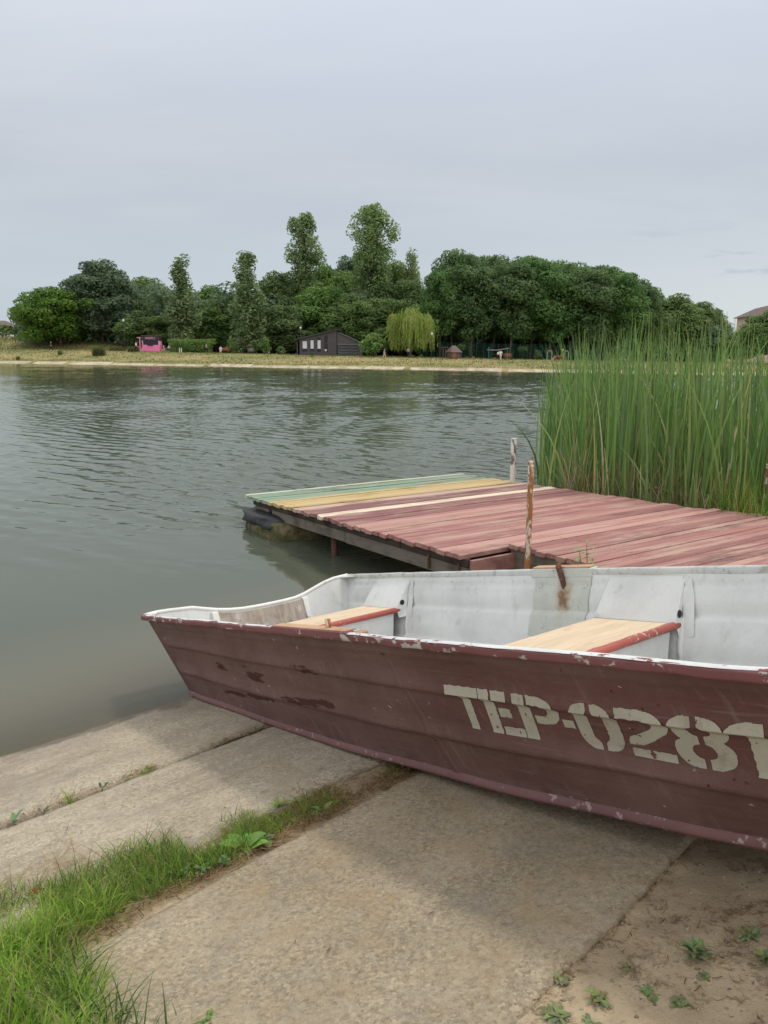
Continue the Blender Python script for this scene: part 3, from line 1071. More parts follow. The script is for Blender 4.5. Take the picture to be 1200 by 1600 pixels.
# rolled rims of the sides
def rim(side, s0, s1, z_up, out, hgt, wid, name, mat, wob=0.0, seed=0):
    m = MB()
    P = []
    for s in [s0 + (s1 - s0) * i / 160 for i in range(161)]:
        base = wall_pt(s, 1.0, side, 0.0)
        k = Vector((0, -side, 0))
        w1 = wob * mnoise.noise((s * 5, seed, 1.0))
        w2 = wob * mnoise.noise((s * 9, seed, 7.0))
        prof = []
        for a in range(10):
            an = 2 * PI * a / 10 + PI / 10
            cx = math.cos(an); cz = math.sin(an)
            sgx = (abs(cx) ** 0.55) * (1 if cx > 0 else -1)
            sgz = (abs(cz) ** 0.55) * (1 if cz > 0 else -1)
            prof.append(base + k * (out + sgx * wid + w1) + Vector((0, 0, z_up + sgz * hgt + w2)))
        prof.append(prof[0])
        P.append(prof)
    m.grid(P, flip=(side > 0))
    nb = len(m.v)
    m.f.append(tuple(range(10)) if side < 0 else tuple(reversed(range(10))))
    m.f.append(tuple(reversed(range(nb - 11, nb - 1))) if side < 0 else tuple(range(nb - 11, nb - 1)))
    return m.build(name, mat, boat, True)


gn = rim(1, -0.015, LEN - 0.02, -0.011, 0.010, 0.0145, 0.012, 'gunwale', MT['rim_maroon'], 0.004, 1)
gn['label'] = 'maroon near side rim with flaking paint'
# worn upper face of the near rim, its paint rubbed off
cap = MB()
rows = []
for i in range(201):
    s = 0.05 + (LEN - 0.12) * i / 200
    b = wall_pt(s, 1.0, 1)
    wj = 0.004 * mnoise.noise((s * 11, 4, 2)) + 0.003 * mnoise.noise((s * 37, 4, 2))
    wd = 0.010 + (0.007 if s > 1.9 else 0.001) + wj
    rows.append([b + Vector((0, 0.004, 0.0045)), b + Vector((0, -wd * 0.5, 0.0062)), b + Vector((0, -wd, 0.0048)), b + Vector((0, -wd - 0.004, 0.0020))])
cap.grid(rows, flip=True)
cap.build('rim_top', MT['rim_worn'], boat, True)
gn2 = rim(-1, -0.005, LEN - 0.02, 0.0, 0.002, 0.019, 0.018, 'gunwale', MT['rim_grey'], 0.002, 2)
gn2['label'] = 'grey far side rim with chipped paint'

# white rolled edge on top of the transom and a thinner inner lip
te = MB()
pts = []
for i in range(73):
    q = 1 - 2 * i / 72
    yt = q * 0.725
    zt = float(np.interp(-yt, [-a for a, b in TR], [b for a, b in TR]))
    pts.append(tr_pt(yt, zt, 0.004))
te.tube(pts, 0.0135, 8)
te.build('transom_rim', MT['rim_white'], boat, True)
# corner cap plates
for sd in (1, -1):
    cp = MB()
    c = wall_pt(0.0, 1.0, sd)
    yy = c.y
    iny = yy + sd * 0.085
    cp.hexa([(c.x - 0.012, min(yy - 0.004, iny), c.z + 0.004), (c.x + 0.11, min(yy - 0.004, iny) if sd > 0 else yy - 0.03, c.z + 0.006), (c.x + 0.11, max(yy + 0.004, iny) if sd < 0 else yy + 0.03, c.z + 0.006), (c.x - 0.012, max(yy + 0.004, iny), c.z + 0.004),
             (c.x - 0.012, min(yy - 0.004, iny), c.z + 0.010), (c.x + 0.11, min(yy - 0.004, iny) if sd > 0 else yy - 0.03, c.z + 0.012), (c.x + 0.11, max(yy + 0.004, iny) if sd < 0 else yy + 0.03, c.z + 0.012), (c.x - 0.012, max(yy + 0.004, iny), c.z + 0.010)])
    cp.build('corner_plate', MT['rim_white'], boat)

# motor board set into the cut-out, with its two white clamping strips
mbd = MB()
yl, yr_ = 0.30, -0.315
rows = []
for i in range(25):
    y = yl + (yr_ - yl) * i / 24
    zt = float(np.interp(-y, [-a for a, b in TR], [b for a, b in TR])) - 0.014
    rows.append([tr_pt(y, 0.10, 0.016), tr_pt(y, 0.10, 0.034), tr_pt(y, zt, 0.034), tr_pt(y, zt, 0.016)])
mbd.grid(rows, flip=True)
mbd.f.append((0, 1, 2, 3)); n_ = len(mbd.v); mbd.f.append((n_ - 1, n_ - 2, n_ - 3, n_ - 4))
mbo = mbd.build('motor_board', MT['motor_wood'], boat)
for y in (0.315, -0.33):
    st = MB()
    zt = float(np.interp(-y, [-a for a, b in TR], [b for a, b in TR])) - 0.012
    st.hexa([tr_pt(y + 0.02, 0.06, 0.012), tr_pt(y + 0.02, 0.06, 0.042), tr_pt(y - 0.02, 0.06, 0.042), tr_pt(y - 0.02, 0.06, 0.012),
             tr_pt(y + 0.02, zt, 0.012), tr_pt(y + 0.02, zt, 0.042), tr_pt(y - 0.02, zt, 0.042), tr_pt(y - 0.02, zt, 0.012)])
    so_ = st.build('clamp_strip', MT['rim_white'], mbo, bevel=0.003)

# keel flange along the foot of both sides
for sd in (1, -1):
    kf = MB()
    rows = []
    for s in SST:
        b = wall_pt(s, 0.0, sd)
        wv = 0.0025 * mnoise.noise((s * 6, 3, sd))
        rows.append([b + Vector((0, 0, 0.036 + wv)), b + Vector((0, -sd * 0.013, 0.030 + wv)), b + Vector((0, -sd * (0.019 + wv), 0.010)), b + Vector((0, -sd * 0.017, 0.001)), b + Vector((0, 0, 0.001))])
    kf.grid(rows, flip=(sd > 0))
    kf.build('bottom_strip', MT['strip_maroon'], boat, True)
# vertical joint strips outside (riveted lap) and rivets inside
jt = MB()
for s in (2.36,):
    rows = [[wall_pt(s + d, v, 1, 0.0035 if abs(d) < 0.014 else 0.0) for d in (-0.016, -0.013, 0.013, 0.016)] for v in [0.05 + 0.83 * i / 40 for i in range(41)]]
    jt.grid(rows)
me_j = jt.build('lap_joint', MT['strip_maroon'], boat, True)
me_j.data.materials[0] = MT['hull_maroon']
uvj = me_j.data.uv_layers.new(name='sv')
for lp, ud in zip(me_j.data.loops, uvj.data):
    ud.uv = (2.3, 0.75)
rv = MB()
rr = random.Random(11)
def rivet(p, nrm, r=0.0045):
    n_ = Vector(nrm).normalized(); t1 = n_.orthogonal().normalized(); t2 = n_.cross(t1)
    ring = [p + (t1 * math.cos(a * PI / 3) + t2 * math.sin(a * PI / 3)) * r for a in range(6)]
    ring2 = [p + (t1 * math.cos(a * PI / 3) + t2 * math.sin(a * PI / 3)) * r * 0.6 + n_ * r * 0.55 for a in range(6)]
    rv.add(ring + ring2, [(a, (a + 1) % 6, 6 + (a + 1) % 6, 6 + a) for a in range(6)] + [(6, 7, 8, 9, 10, 11)])
s = 0.1
while s < 4.4:
    rivet(wall_pt(s, 0.925, -1, -0.010), (0, -1, 0.2))
    s += 0.085
for s in (0.6, 2.02, 2.5):
    for k in range(8):
        rivet(wall_pt(s + 0.02, 0.1 + 0.1 * k, -1, -0.010), (0, -1, 0.2))
_b = len(il.v)
il.v += rv.v; il.c += rv.c; il.f += [tuple(i + _b for i in q) for q in rv.f]
il.build('inner_lining', MT['boat_white'], boat, True)
# inner frame seams
for s in (0.61, 2.515):
    fr = MB()
    rows = [[wall_pt(s + d + 0.15 * v, v, -1, -0.009 - h_) for d, h_ in ((-0.012, 0.0), (-0.011, 0.006), (0.011, 0.006), (0.012, 0.0))] for v in [0.05 + 0.9 * i / 40 for i in range(41)]]
    fr.grid(rows)
    fr.build('frame_rib', MT['boat_white'], boat, True)


# benches: a plywood seat on a white box, a red tube along the front edge, sloping knees to the sides
def bench(s_back, s_front, z, hw, knee0, knee1, name='bench'):
    pz = z + 0.012
    tp = MB()
    rows_t, n = [], 24
    jag = [0.010 * mnoise.noise((k * 0.9, s_front, 3)) + 0.006 * mnoise.noise((k * 3.1, s_front, 8)) for k in range(n + 1)]
    for k in range(n + 1):
        y = -hw + 2 * hw * k / n
        f = s_front - 0.022 + jag[k]
        rows_t.append([(s_back, y, z), (s_back, y, pz), (f, y, pz + 0.001), (f, y, z)])
    tp.grid(rows_t, flip=True)
    tp.f.append((0, 1, 2, 3)); q = len(tp.v); tp.f.append((q - 1, q - 2, q - 3, q - 4))
    top = tp.build(name, MT['bench_plywood'], boat)
    tu = MB()
    tu.tube([(s_front, -hw - 0.012, z + 0.002), (s_front, hw + 0.012, z + 0.002)], 0.0175, 12)
    tu.build('edge_tube', MT['red_tube'], top, True)
    bx = MB()
    zf = yz_chine((s_back + s_front) / 2)[1] + 0.024
    fw = hw - 0.02
    sf = s_front - 0.012
    fb_ = min(fw - 0.04, yz_chine(s_front)[0] - 0.03)
    bx.hexa([(s_back + 0.02, -fb_, zf), (sf, -fb_, zf), (sf, fb_, zf), (s_back + 0.02, fb_, zf),
             (s_back + 0.02, -fw, z - 0.002), (sf, -fw, z - 0.002), (sf, fw, z - 0.002), (s_back + 0.02, fw, z - 0.002)])
    bx.build('buoyancy_box', MT['boat_white'], top, bevel=0.004)
    for sd in (1, -1):
        kn = MB()
        yin = hw * 1.0
        v_z = (z - yz_chine(knee1)[1]) / (yz_gun(knee1)[1] - yz_chine(knee1)[1])
        t0, t1 = knee0, knee1
        a = wall_pt(t0 + 0.03 + 0.14, 0.955, sd, -0.012); b = wall_pt(t1 + 0.14, 0.955, sd, -0.012)
        c0 = wall_pt(s_back - 0.005 + 0.15 * v_z, v_z, sd, -0.012); d0 = wall_pt(t1 + 0.15 * v_z, v_z, sd, -0.012)
        ci = Vector((s_back - 0.005, -sd * (yin - 0.02), z + 0.014)); di = Vector((s_front + 0.012, -sd * (yin - 0.02), z + 0.014))
        di2 = Vector((s_front + 0.012, -sd * (yin - 0.005), z - 0.045)); d2 = wall_pt(t1 + 0.15 * v_z, v_z - 0.09, sd, -0.012)
        order = [(0, 1, 3, 2), (1, 4, 3), (0, 2, 5), (3, 4, 7, 6)]
        kn.add([a, b, ci, di, d0, c0, di2, d2], order if sd > 0 else [tuple(reversed(f_)) for f_ in order])
        ko = kn.build('knee', MT['boat_white'], boat)
        # drain hole in the forward face of the knee
        ho = MB()
        ctr = (di * 0.52 + d0 * 0.28 + b * 0.20)
        nrm = (d0 - di).cross(b - di).normalized()
        if nrm.x < 0: nrm = -nrm
        t1_ = (b - di).normalized(); t2_ = nrm.cross(t1_)
        ho.add([ctr + nrm * 0.0025 + (t1_ * math.cos(q_ * PI / 8) * 0.017 + t2_ * math.sin(q_ * PI / 8) * 0.015) for q_ in range(16)], [tuple(range(16))])
        ho.build('drain_hole', MT['window_dark'], ko)
        fl_ = MB()
        w3 = 0.05
        e0, e1 = b + Vector((0, sd * 0.0, 0)), d0
        fl_.add([b + Vector((0.004, 0, 0)), d0 + Vector((0.004, 0, 0)), d2 + Vector((0.004, 0, -0.01)), wall_pt(knee1 + 0.05 + 0.15 * v_z, v_z - 0.09, sd, -0.0125), wall_pt(knee1 + 0.05 + 0.12, 0.80, sd, -0.0125), wall_pt(knee1 + 0.03 + 0.14, 0.93, sd, -0.0125)],
                [(0, 1, 2, 3, 4, 5)] if sd < 0 else [(5, 4, 3, 2, 1, 0)])
        fl_.build('knee_flange', MT['boat_white'], ko)
    return top


b1 = bench(0.225, 0.575, 0.327, 0.600, 0.20, 0.60)
b2 = bench(2.10, 2.50, 0.366, 0.608, 2.10, 2.515)

# rowlock plate on the far side with its rusty hook
pm = MB()
rows = []
for i in range(13):
    s = 1.66 + 0.36 * i / 12
    rows.append([wall_pt(s + 0.15 * v - 0.03 * (1 - v), v, -1, -0.0135) for v in [0.44 + 0.53 * q / 30 for q in range(31)]])
pm.grid(rows)
plate = pm.build('rowlock_plate', MT['plate_halo'], boat)
cp2 = MB()
b0_ = wall_pt(1.78, 1.0, -1); b1_ = wall_pt(2.17, 1.0, -1)
cp2.hexa([b0_ + Vector((0, -0.024, -0.022)), b1_ + Vector((0, -0.024, -0.022)), b1_ + Vector((0, 0.03, -0.022)), b0_ + Vector((0, 0.03, -0.022)),
          b0_ + Vector((0, -0.024, 0.021)), b1_ + Vector((0, -0.024, 0.021)), b1_ + Vector((0, 0.03, 0.025)), b0_ + Vector((0, 0.03, 0.025))])
cp2.build('rowlock_cap', MT['plate_rusty'], plate, bevel=0.004)
cw = MB()
cw.hexa([b0_ + Vector((0.012, -0.018, 0.021)), b1_ + Vector((-0.012, -0.018, 0.021)), b1_ + Vector((-0.012, 0.028, 0.025)), b0_ + Vector((0.012, 0.028, 0.025)),
         b0_ + Vector((0.012, -0.018, 0.030)), b1_ + Vector((-0.012, -0.018, 0.030)), b1_ + Vector((-0.012, 0.028, 0.034)), b0_ + Vector((0.012, 0.028, 0.034))])
cw.build('cap_wood', MT['orange_wood'], plate, bevel=0.003)
hk = MB()
hb = wall_pt(1.99, 1.0, -1)
hk.tube([hb + Vector((-0.015, -0.006, 0.052)), hb + Vector((-0.010, -0.024, 0.052)), hb + Vector((-0.004, -0.040, 0.034)), hb + Vector((0.004, -0.034, -0.02)), hb + Vector((0.012, -0.030, -0.075)), hb + Vector((0.015, -0.022, -0.088))], [0.010, 0.013, 0.015, 0.0145, 0.014, 0.010], 7)
hk.build('rowlock_hook', MT['rust_dark'], plate, True)
for (s, v) in ((1.70, 0.87), (1.99, 0.87), (1.69, 0.52), (1.97, 0.50)):
    rs = MB()
    p = wall_pt(s + 0.13, v, -1, -0.014)
    ring = [p + Vector((math.cos(a_ * PI / 5) * 0.011, -0.001, math.sin(a_ * PI / 5) * 0.011)) for a_ in range(10)]
    ring2 = [p + Vector((math.cos(a_ * PI / 5) * 0.006, -0.006, math.sin(a_ * PI / 5) * 0.006)) for a_ in range(10)]
    rs.add(ring + ring2, [(a_, (a_ + 1) % 10, 10 + (a_ + 1) % 10, 10 + a_) for a_ in range(10)] + [tuple(range(10, 20))])
    rs.build('bolt_head', MT['plate_rusty'], plate, True)

# rowlock pad and peg on the near side
nb0 = wall_pt(1.66, 1.0, 1); nb1 = wall_pt(2.23, 1.0, 1)
nd = MB()
nd.hexa([nb0 + Vector((0, -0.024, -0.018)), nb1 + Vector((0, -0.024, -0.018)), nb1 + Vector((0, 0.04, -0.018)), nb0 + Vector((0, 0.04, -0.018)),
         nb0 + Vector((0, -0.024, 0.008)), nb1 + Vector((0, -0.024, 0.008)), nb1 + Vector((0, 0.04, 0.010)), nb0 + Vector((0, 0.04, 0.010))])
pad = nd.build('rowlock_pad', MT['rim_maroon'], boat, bevel=0.004)
nw = MB()
nw.hexa([nb0 + Vector((0.01, -0.016, 0.008)), nb1 + Vector((-0.02, -0.016, 0.008)), nb1 + Vector((-0.02, 0.03, 0.0085)), nb0 + Vector((0.01, 0.03, 0.0085)),
         nb0 + Vector((0.01, -0.016, 0.011)), nb1 + Vector((-0.02, -0.016, 0.011)), nb1 + Vector((-0.02, 0.03, 0.013)), nb0 + Vector((0.01, 0.03, 0.013))])
nw.build('pad_wood', MT['orange_wood'], pad, bevel=0.002)
pg = MB()
pc = wall_pt(2.06, 1.0, 1)
pg.tube([pc + Vector((0, 0.012, 0.01)), pc + Vector((0, 0.012, 0.045))], 0.011, 8)
pg.build('rowlock_peg', MT['post_rust'], pad, True)
nw2 = MB()
pe = wall_pt(2.2, 1.0, 1)
nw2.box(pe.x - 0.03, pe.x + 0.05, pe.y + 0.02, pe.y + 0.06, pe.z - 0.03, pe.z + 0.003)
nw2.build('pad_bracket', MT['orange_wood'], pad, bevel=0.003)


# registration number, stencilled: each stroke a filled shape in (s, v)
def stencil():
    # glyph cells: (x, h) with h 0..1 up the letter, x in metres along the boat at the baseline
    polys = []
    def P(x0, x1, pts): polys.append([(x0 + (x1 - x0) * a, b) for a, b in pts])
    def R(x0, x1, h0, h1): polys.append([(x0, h0), (x1, h0), (x1, h1), (x0, h1)])
    # T
    R(2.551, 2.697, 0.80, 1.0); R(2.607, 2.643, 0.0, 0.80)
    # E (stencil gap beside the stem)
    R(2.700, 2.744, 0.0, 1.0)
    R(2.753, 2.812, 0.80, 1.0); R(2.753, 2.800, 0.38, 0.58); R(2.753, 2.834, 0.0, 0.18)
    # P
    R(2.838, 2.884, 0.0, 1.0)
    polys.append([(2.893, 1.0), (2.948, 1.0), (2.986, 0.88), (2.986, 0.50), (2.948, 0.36), (2.893, 0.36), (2.893, 0.53), (2.935, 0.53), (2.945, 0.60), (2.945, 0.78), (2.935, 0.83), (2.893, 0.83)])
    # dash
    R(2.990, 3.028, 0.36, 0.53)
    # 0 : two halves
    polys.append([(3.098, 1.0), (3.066, 1.0), (3.038, 0.84), (3.038, 0.16), (3.066, 0.0), (3.098, 0.0), (3.098, 0.17), (3.082, 0.22), (3.082, 0.78), (3.098, 0.83)])
    polys.append([(3.113, 1.0), (3.145, 1.0), (3.176, 0.84), (3.176, 0.16), (3.145, 0.0), (3.113, 0.0), (3.113, 0.17), (3.131, 0.22), (3.131, 0.78), (3.113, 0.83)])
    # 2
    polys.append([(3.187, 1.0), (3.280, 1.0), (3.320, 0.86), (3.320, 0.60), (3.235, 0.23), (3.192, 0.23), (3.192, 0.36), (3.262, 0.58), (3.274, 0.66), (3.274, 0.78), (3.262, 0.83), (3.187, 0.83)])
    R(3.192, 3.318, 0.0, 0.16)
    # 8 : two mirrored halves
    for sg, c in ((-1, 3.390), (1, 3.404)):
        polys.append([(c, 1.0), (c + sg * 0.032, 1.0), (c + sg * 0.064, 0.86), (c + sg * 0.064, 0.62), (c + sg * 0.046, 0.52), (c + sg * 0.068, 0.42), (c + sg * 0.068, 0.14), (c + sg * 0.034, 0.0), (c, 0.0),
                      (c, 0.17), (c + sg * 0.018, 0.21), (c + sg * 0.024, 0.30), (c + sg * 0.018, 0.42), (c, 0.45), (c, 0.60), (c + sg * 0.018, 0.64), (c + sg * 0.022, 0.72), (c + sg * 0.018, 0.80), (c, 0.84)])
    # 1
    polys.append([(3.466, 0.84), (3.500, 1.0), (3.556, 1.0), (3.556, 0.0), (3.512, 0.0), (3.512, 0.80), (3.466, 0.74)])
    return polys


def soften(poly):
    """round the blunt corners of a stroke, keep the square ones"""
    for it in range(2):
        out, n_ = [], len(poly)
        for i in range(n_):
            p0, p1, p2 = [Vector((q[0], q[1] * 0.148)) for q in (poly[i - 1], poly[i], poly[(i + 1) % n_])]
            a_ = abs((p1 - p0).angle_signed(p2 - p1))
            if len(poly) > 5 and 0.12 < a_ < 1.2:
                l_ = min((p1 - p0).length, (p2 - p1).length)
                for e_ in (p0, p2):
                    q = p1 + (e_ - p1).normalized() * l_ * 0.30
                    out.append((q.x, q.y / 0.148))
            else:
                out.append(poly[i])
        poly = out
    return poly


def inside(px, ph, poly):
    c = np.zeros(px.shape, bool)
    n_ = len(poly)
    for i in range(n_):
        x1, y1 = poly[i]; x2, y2 = poly[(i + 1) % n_]
        if y1 == y2: continue
        cond = ((y1 > ph) != (y2 > ph)) & (px < (x2 - x1) * (ph - y1) / (y2 - y1) + x1)
        c ^= cond
    return c


def number_mesh():
    dx, dh = 0.0016, 0.0016 / 0.148
    gx = np.arange(2.54, 3.565, dx); gh = np.arange(-0.01, 1.01, dh)
    PX, PH = np.meshgrid(gx + dx / 2, gh + dh / 2)
    jit = 0.0006
    m = np.zeros(PX.shape, bool)
    JX = PX + jit * np.sin(PH * 37 + PX * 90) * 0.6
    JH = PH + 0.004 * np.sin(PX * 160)
    for p in stencil():
        m |= inside(JX, JH, soften(p))
    V, F, vid = [], [], {}
    def vert(i, j):
        k = (i, j)
        if k not in vid:
            h_ = gh[0] + i * dh; x_ = gx[0] + j * dx
            s = x_ + 0.052 * h_
            v = 0.432 + 0.288 * h_ - 0.010 * (x_ - 2.55) * (1 - h_)
            vid[k] = len(V)
            V.append(wall_pt(s + 0.15 * 0.0, v, 1, 0.0016))
        return vid[k]
    for i, j in np.argwhere(m):
        s = PX[i, j]; h_ = PH[i, j]
        wn = mnoise.noise((s * 38, h_ * 6, 3)) + 0.7 * mnoise.noise((s * 110, h_ * 17, 9))
        if wn > 0.80: continue
        F.append((vert(i, j), vert(i, j + 1), vert(i + 1, j + 1), vert(i + 1, j)))
    me = np_mesh('registration_number', np.array([tuple(v) for v in V]), np.array(F), None, None, True)
    return link('registration_number', me, MT['number_paint'], boat)


number_mesh()


# ------------------------------------------------------------------ the jetty
_ja = math.radians(149); _js = math.radians(3)
JD = Vector((math.sin(_ja) * math.cos(_js), math.cos(_ja) * math.cos(_js), math.sin(_js)))   # landwards along the jetty
JA = Vector((math.sin(_ja - PI / 2), math.cos(_ja - PI / 2), 0))                              # across it
JN = JD.cross(JA)
if JN.z < 0: JN = -JN
JO = Vector((-1.70, 8.89, 0.33))
jw = Matrix(((JD.x, JA.x, JN.x, JO.x), (JD.y, JA.y, JN.y, JO.y), (JD.z, JA.z, JN.z, JO.z), (0, 0, 0, 1)))
jetty = empty('jetty', mw=jw)
tag(jetty, 'low wooden jetty with faded red, yellow and green painted planks over the water', 'jetty')
jr = random.Random(5)


def paint(x):
    def j(c, a=0.14):
        k = 1 + jr.uniform(-a, a)
        return tuple(v * k for v in c)
    if x < 0.06: return j((0.44, 0.47, 0.37))
    if x < 0.66: return j((0.215, 0.315, 0.23))
    if x < 1.28: return j((0.49, 0.375, 0.18))
    if x < 1.50: return j((0.50, 0.355, 0.285))
    if x < 1.865: return j((0.23, 0.12, 0.115))
    if x < 1.925: return (0.72, 0.60, 0.48)
    if x < 2.5: return j((0.25, 0.125, 0.12))
    return j(jr.choice([(0.38, 0.19, 0.17), (0.40, 0.21, 0.185), (0.33, 0.165, 0.15), (0.43, 0.25, 0.215), (0.30, 0.145, 0.135)]))


def planks(name, x0, x1, y0, y1, skew, dz, y0b=None):
    m = MB()
    x = x0
    while x < x1 - 0.03:
        wd = jr.uniform(0.085, 0.112)
        if dz == 0 and abs(x - 1.87) < 0.004: wd = 0.045
        elif dz == 0 and x < 1.87 < x + wd + 0.05: wd = 1.87 - x - 0.006
        a0 = y0 + jr.uniform(-0.02, 0.02) + 0.035 * x * (dz == 0)
        a1 = y1 + jr.uniform(-0.03, 0.03)
        lift = jr.uniform(-0.004, 0.004) + dz
        tw = jr.uniform(-0.004, 0.004)
        col = paint(x)
        nseg = 9
        vs, fs = [], []
        for k in range(nseg + 1):
            y = a0 + (a1 - a0) * k / nseg
            sx_ = -skew * y
            bow_ = 0.004 * mnoise.noise((x * 9, y * 0.8, 2)) + lift
            cup = 0.0015
            for (px_, pz_) in ((x + 0.003, bow_ - 0.034), (x + wd - 0.004, bow_ - 0.034 + tw), (x + wd - 0.002, bow_ + tw - 0.004), (x + wd - 0.006, bow_ + tw), (x + wd / 2, bow_ + cup + tw / 2), (x + 0.006, bow_), (x + 0.002, bow_ - 0.004)):
                vs.append((px_ + sx_, y, pz_))
        for k in range(nseg):
            for a in range(7):
                b = (a + 1) % 7
                fs.append((k * 7 + a, (k + 1) * 7 + a, (k + 1) * 7 + b, k * 7 + b))
        fs.append(tuple(range(7))); fs.append(tuple(reversed(range(nseg * 7, nseg * 7 + 7))))
        m.add(vs, fs, col)
        for ny in (0.12, 1.15, 2.2, 3.25):                 # rusty nail heads
            if ny > y0 and wd > 0.06:
                for nx in (0.25, 0.75):
                    cx, cy = x + wd * nx - skew * ny + jr.uniform(-0.006, 0.006), ny + jr.uniform(-0.015, 0.015)
                    cz = lift + 0.0062
                    m.add([(cx + 0.0055 * math.cos(q), cy + 0.0055 * math.sin(q), cz) for q in (0, 1.05, 2.09, 3.14, 4.19, 5.24)], [(0, 1, 2, 3, 4, 5)], (0.06, 0.03, 0.02))
        x += wd + (jr.uniform(0.002, 0.006) if abs(x + wd - 1.864) > 1e-6 else 0.006)
    return m.build(name, MT['plank_paint'], jetty)


planks('plank_deck', 0.0, 4.20, 0.0, 3.40, 0.066, 0.0)
planks('plank_deck', 4.19, 7.2, 0.64, 3.40, 0.066, 0.022)
# side beams: a dark upper rail and a grey lower one, with joints
sb = MB()
for (xa, xb) in ((0.18, 0.62), (0.63, 2.0), (2.01, 3.3), (3.31, 4.18)):
    y_ = 0.045 + 0.035 * xa; y2_ = 0.045 + 0.035 * xb
    sb.hexa([(xa, y_, -0.10), (xb, y2_, -0.10), (xb, y2_ + 0.05, -0.10), (xa, y_ + 0.05, -0.10), (xa, y_, -0.036), (xb, y2_, -0.036), (xb, y2_ + 0.05, -0.036), (xa, y_ + 0.05, -0.036)])
sb.build('side_rail', MT['beam_dark'], jetty, bevel=0.004)
sb = MB()
for (xa, xb, zb) in ((0.22, 0.60, -0.20), (0.70, 2.35, -0.205), (2.36, 4.17, -0.21)):
    y_ = 0.05 + 0.035 * xa; y2_ = 0.05 + 0.035 * xb
    sb.hexa([(xa, y_, zb), (xb, y2_, zb), (xb, y2_ + 0.05, zb), (xa, y_ + 0.05, zb), (xa, y_, -0.104), (xb, y2_, -0.104), (xb, y2_ + 0.05, -0.104), (xa, y_ + 0.05, -0.104)])
sb.build('side_beam', MT['beam_grey'], jetty, bevel=0.005)
eb = MB()
eb.hexa([(4.19, 0.22, -0.17), (4.225, 0.22, -0.17), (4.195, 0.66, -0.17), (4.16, 0.66, -0.17), (4.19, 0.22, -0.044), (4.225, 0.22, -0.044), (4.195, 0.66, -0.044), (4.16, 0.66, -0.044)])
eb.build('end_board', MT['board_red'], jetty, bevel=0.004)
sb = MB()
sb.hexa([(4.14, 0.66, -0.24), (7.2, 0.70, -0.24), (7.2, 0.74, -0.24), (4.14, 0.70, -0.24), (4.14, 0.66, -0.016), (7.2, 0.70, -0.016), (7.2, 0.74, -0.016), (4.14, 0.70, -0.016)])
sb.build('side_beam', MT['beam_grey'], jetty, bevel=0.005)
jb = MB()
for x in (0.35, 1.4, 2.5, 3.6):
    jb.box(x, x + 0.06, 0.10 + 0.035 * x, 3.3, -0.15, -0.037)
for y in (1.2, 2.2, 3.25):
    jb.box(0.1, 4.1, y, y + 0.06, -0.30, -0.151)
jb.build('cross_beam', MT['beam_dark'], jetty)
for (x, y) in ((1.9, 0.25), (3.95, 0.32), (1.2, 3.2), (3.0, 3.2), (5.2, 0.85), (5.4, 3.2)):
    lg = MB()
    lg.tube([(x, y, -1.6), (x, y, -0.16)], 0.035, 8)
    lg.build('pile', MT['rust_dark'], jetty, True)
for (x, y) in ((3.72, 0.155), (4.1, 0.17)):
    ir = MB()
    ir.box(x, x + 0.018, y, y + 0.016, -0.19, -0.075)
    ir.build('iron_strap', MT['rust_dark'], jetty)
# the float under the outer corner: mossy foam with black sheeting over it
def lump(cx, cy, cz, rx, ry, rz, seed, nu=28, nv=16, low=-1.0, pw=0.5, amp=0.10):
    P = []
    for i in range(nv + 1):
        th = -PI / 2 + PI * i / nv
        row = []
        for k in range(nu + 1):
            ph = 2 * PI * (k % nu) / nu
            c = lambda q: (abs(q) ** pw) * (1 if q >= 0 else -1)
            x = c(math.cos(th)) * c(math.cos(ph)); y = c(math.cos(th)) * c(math.sin(ph)); z = c(math.sin(th))
            d = 1 + amp * mnoise.noise((x * 2 + seed, y * 2, z * 2)) + amp * 0.6 * mnoise.noise((x * 6 + seed, y * 6, z * 6))
            row.append(Vector((cx + x * rx * d, cy + y * ry * d, max(low, cz + z * rz * d))))
        P.append(row)
    return P
fm = MB()
fm.grid(lump(0.60, 0.37, -0.36, 0.60, 0.45, 0.175, 1.0, amp=0.07))
fmo = fm.build('float_block', MT['mossy_foam'], jetty, True)
tp = MB()
tp.grid(lump(0.52, 0.34, -0.225, 0.54, 0.45, 0.092, 4.0, amp=0.13, pw=0.6))
tp.build('tarp_cover', MT['black_tarp'], fmo, True)


# ------------------------------------------------------------------ posts
def post(name, base, top, r, mat, label, bent=0.0, cat='post'):
    o = empty(name, base)
    tag(o, label, cat)
    m = MB()
    n = 14
    d = top - base
    pts, rad = [], []
    for i in range(n + 1):
        q = i / n
        pts.append(d * q + Vector((bent * math.sin(PI * q), 0, 0)))
        rad.append(r * (1 + 0.10 * mnoise.noise((q * 9, r * 50, base.x))))
    m.tube(pts, rad, 10)
    m.build('pipe', mat, o, True)
    cpm = MB()
    tpv = pts[-1]
    cpm.tube([tpv - d.normalized() * 0.01, tpv + d.normalized() * 0.008], [r * 1.12, r * 1.05], 10)
    cpm.build('cap', mat, o, True)
    return o


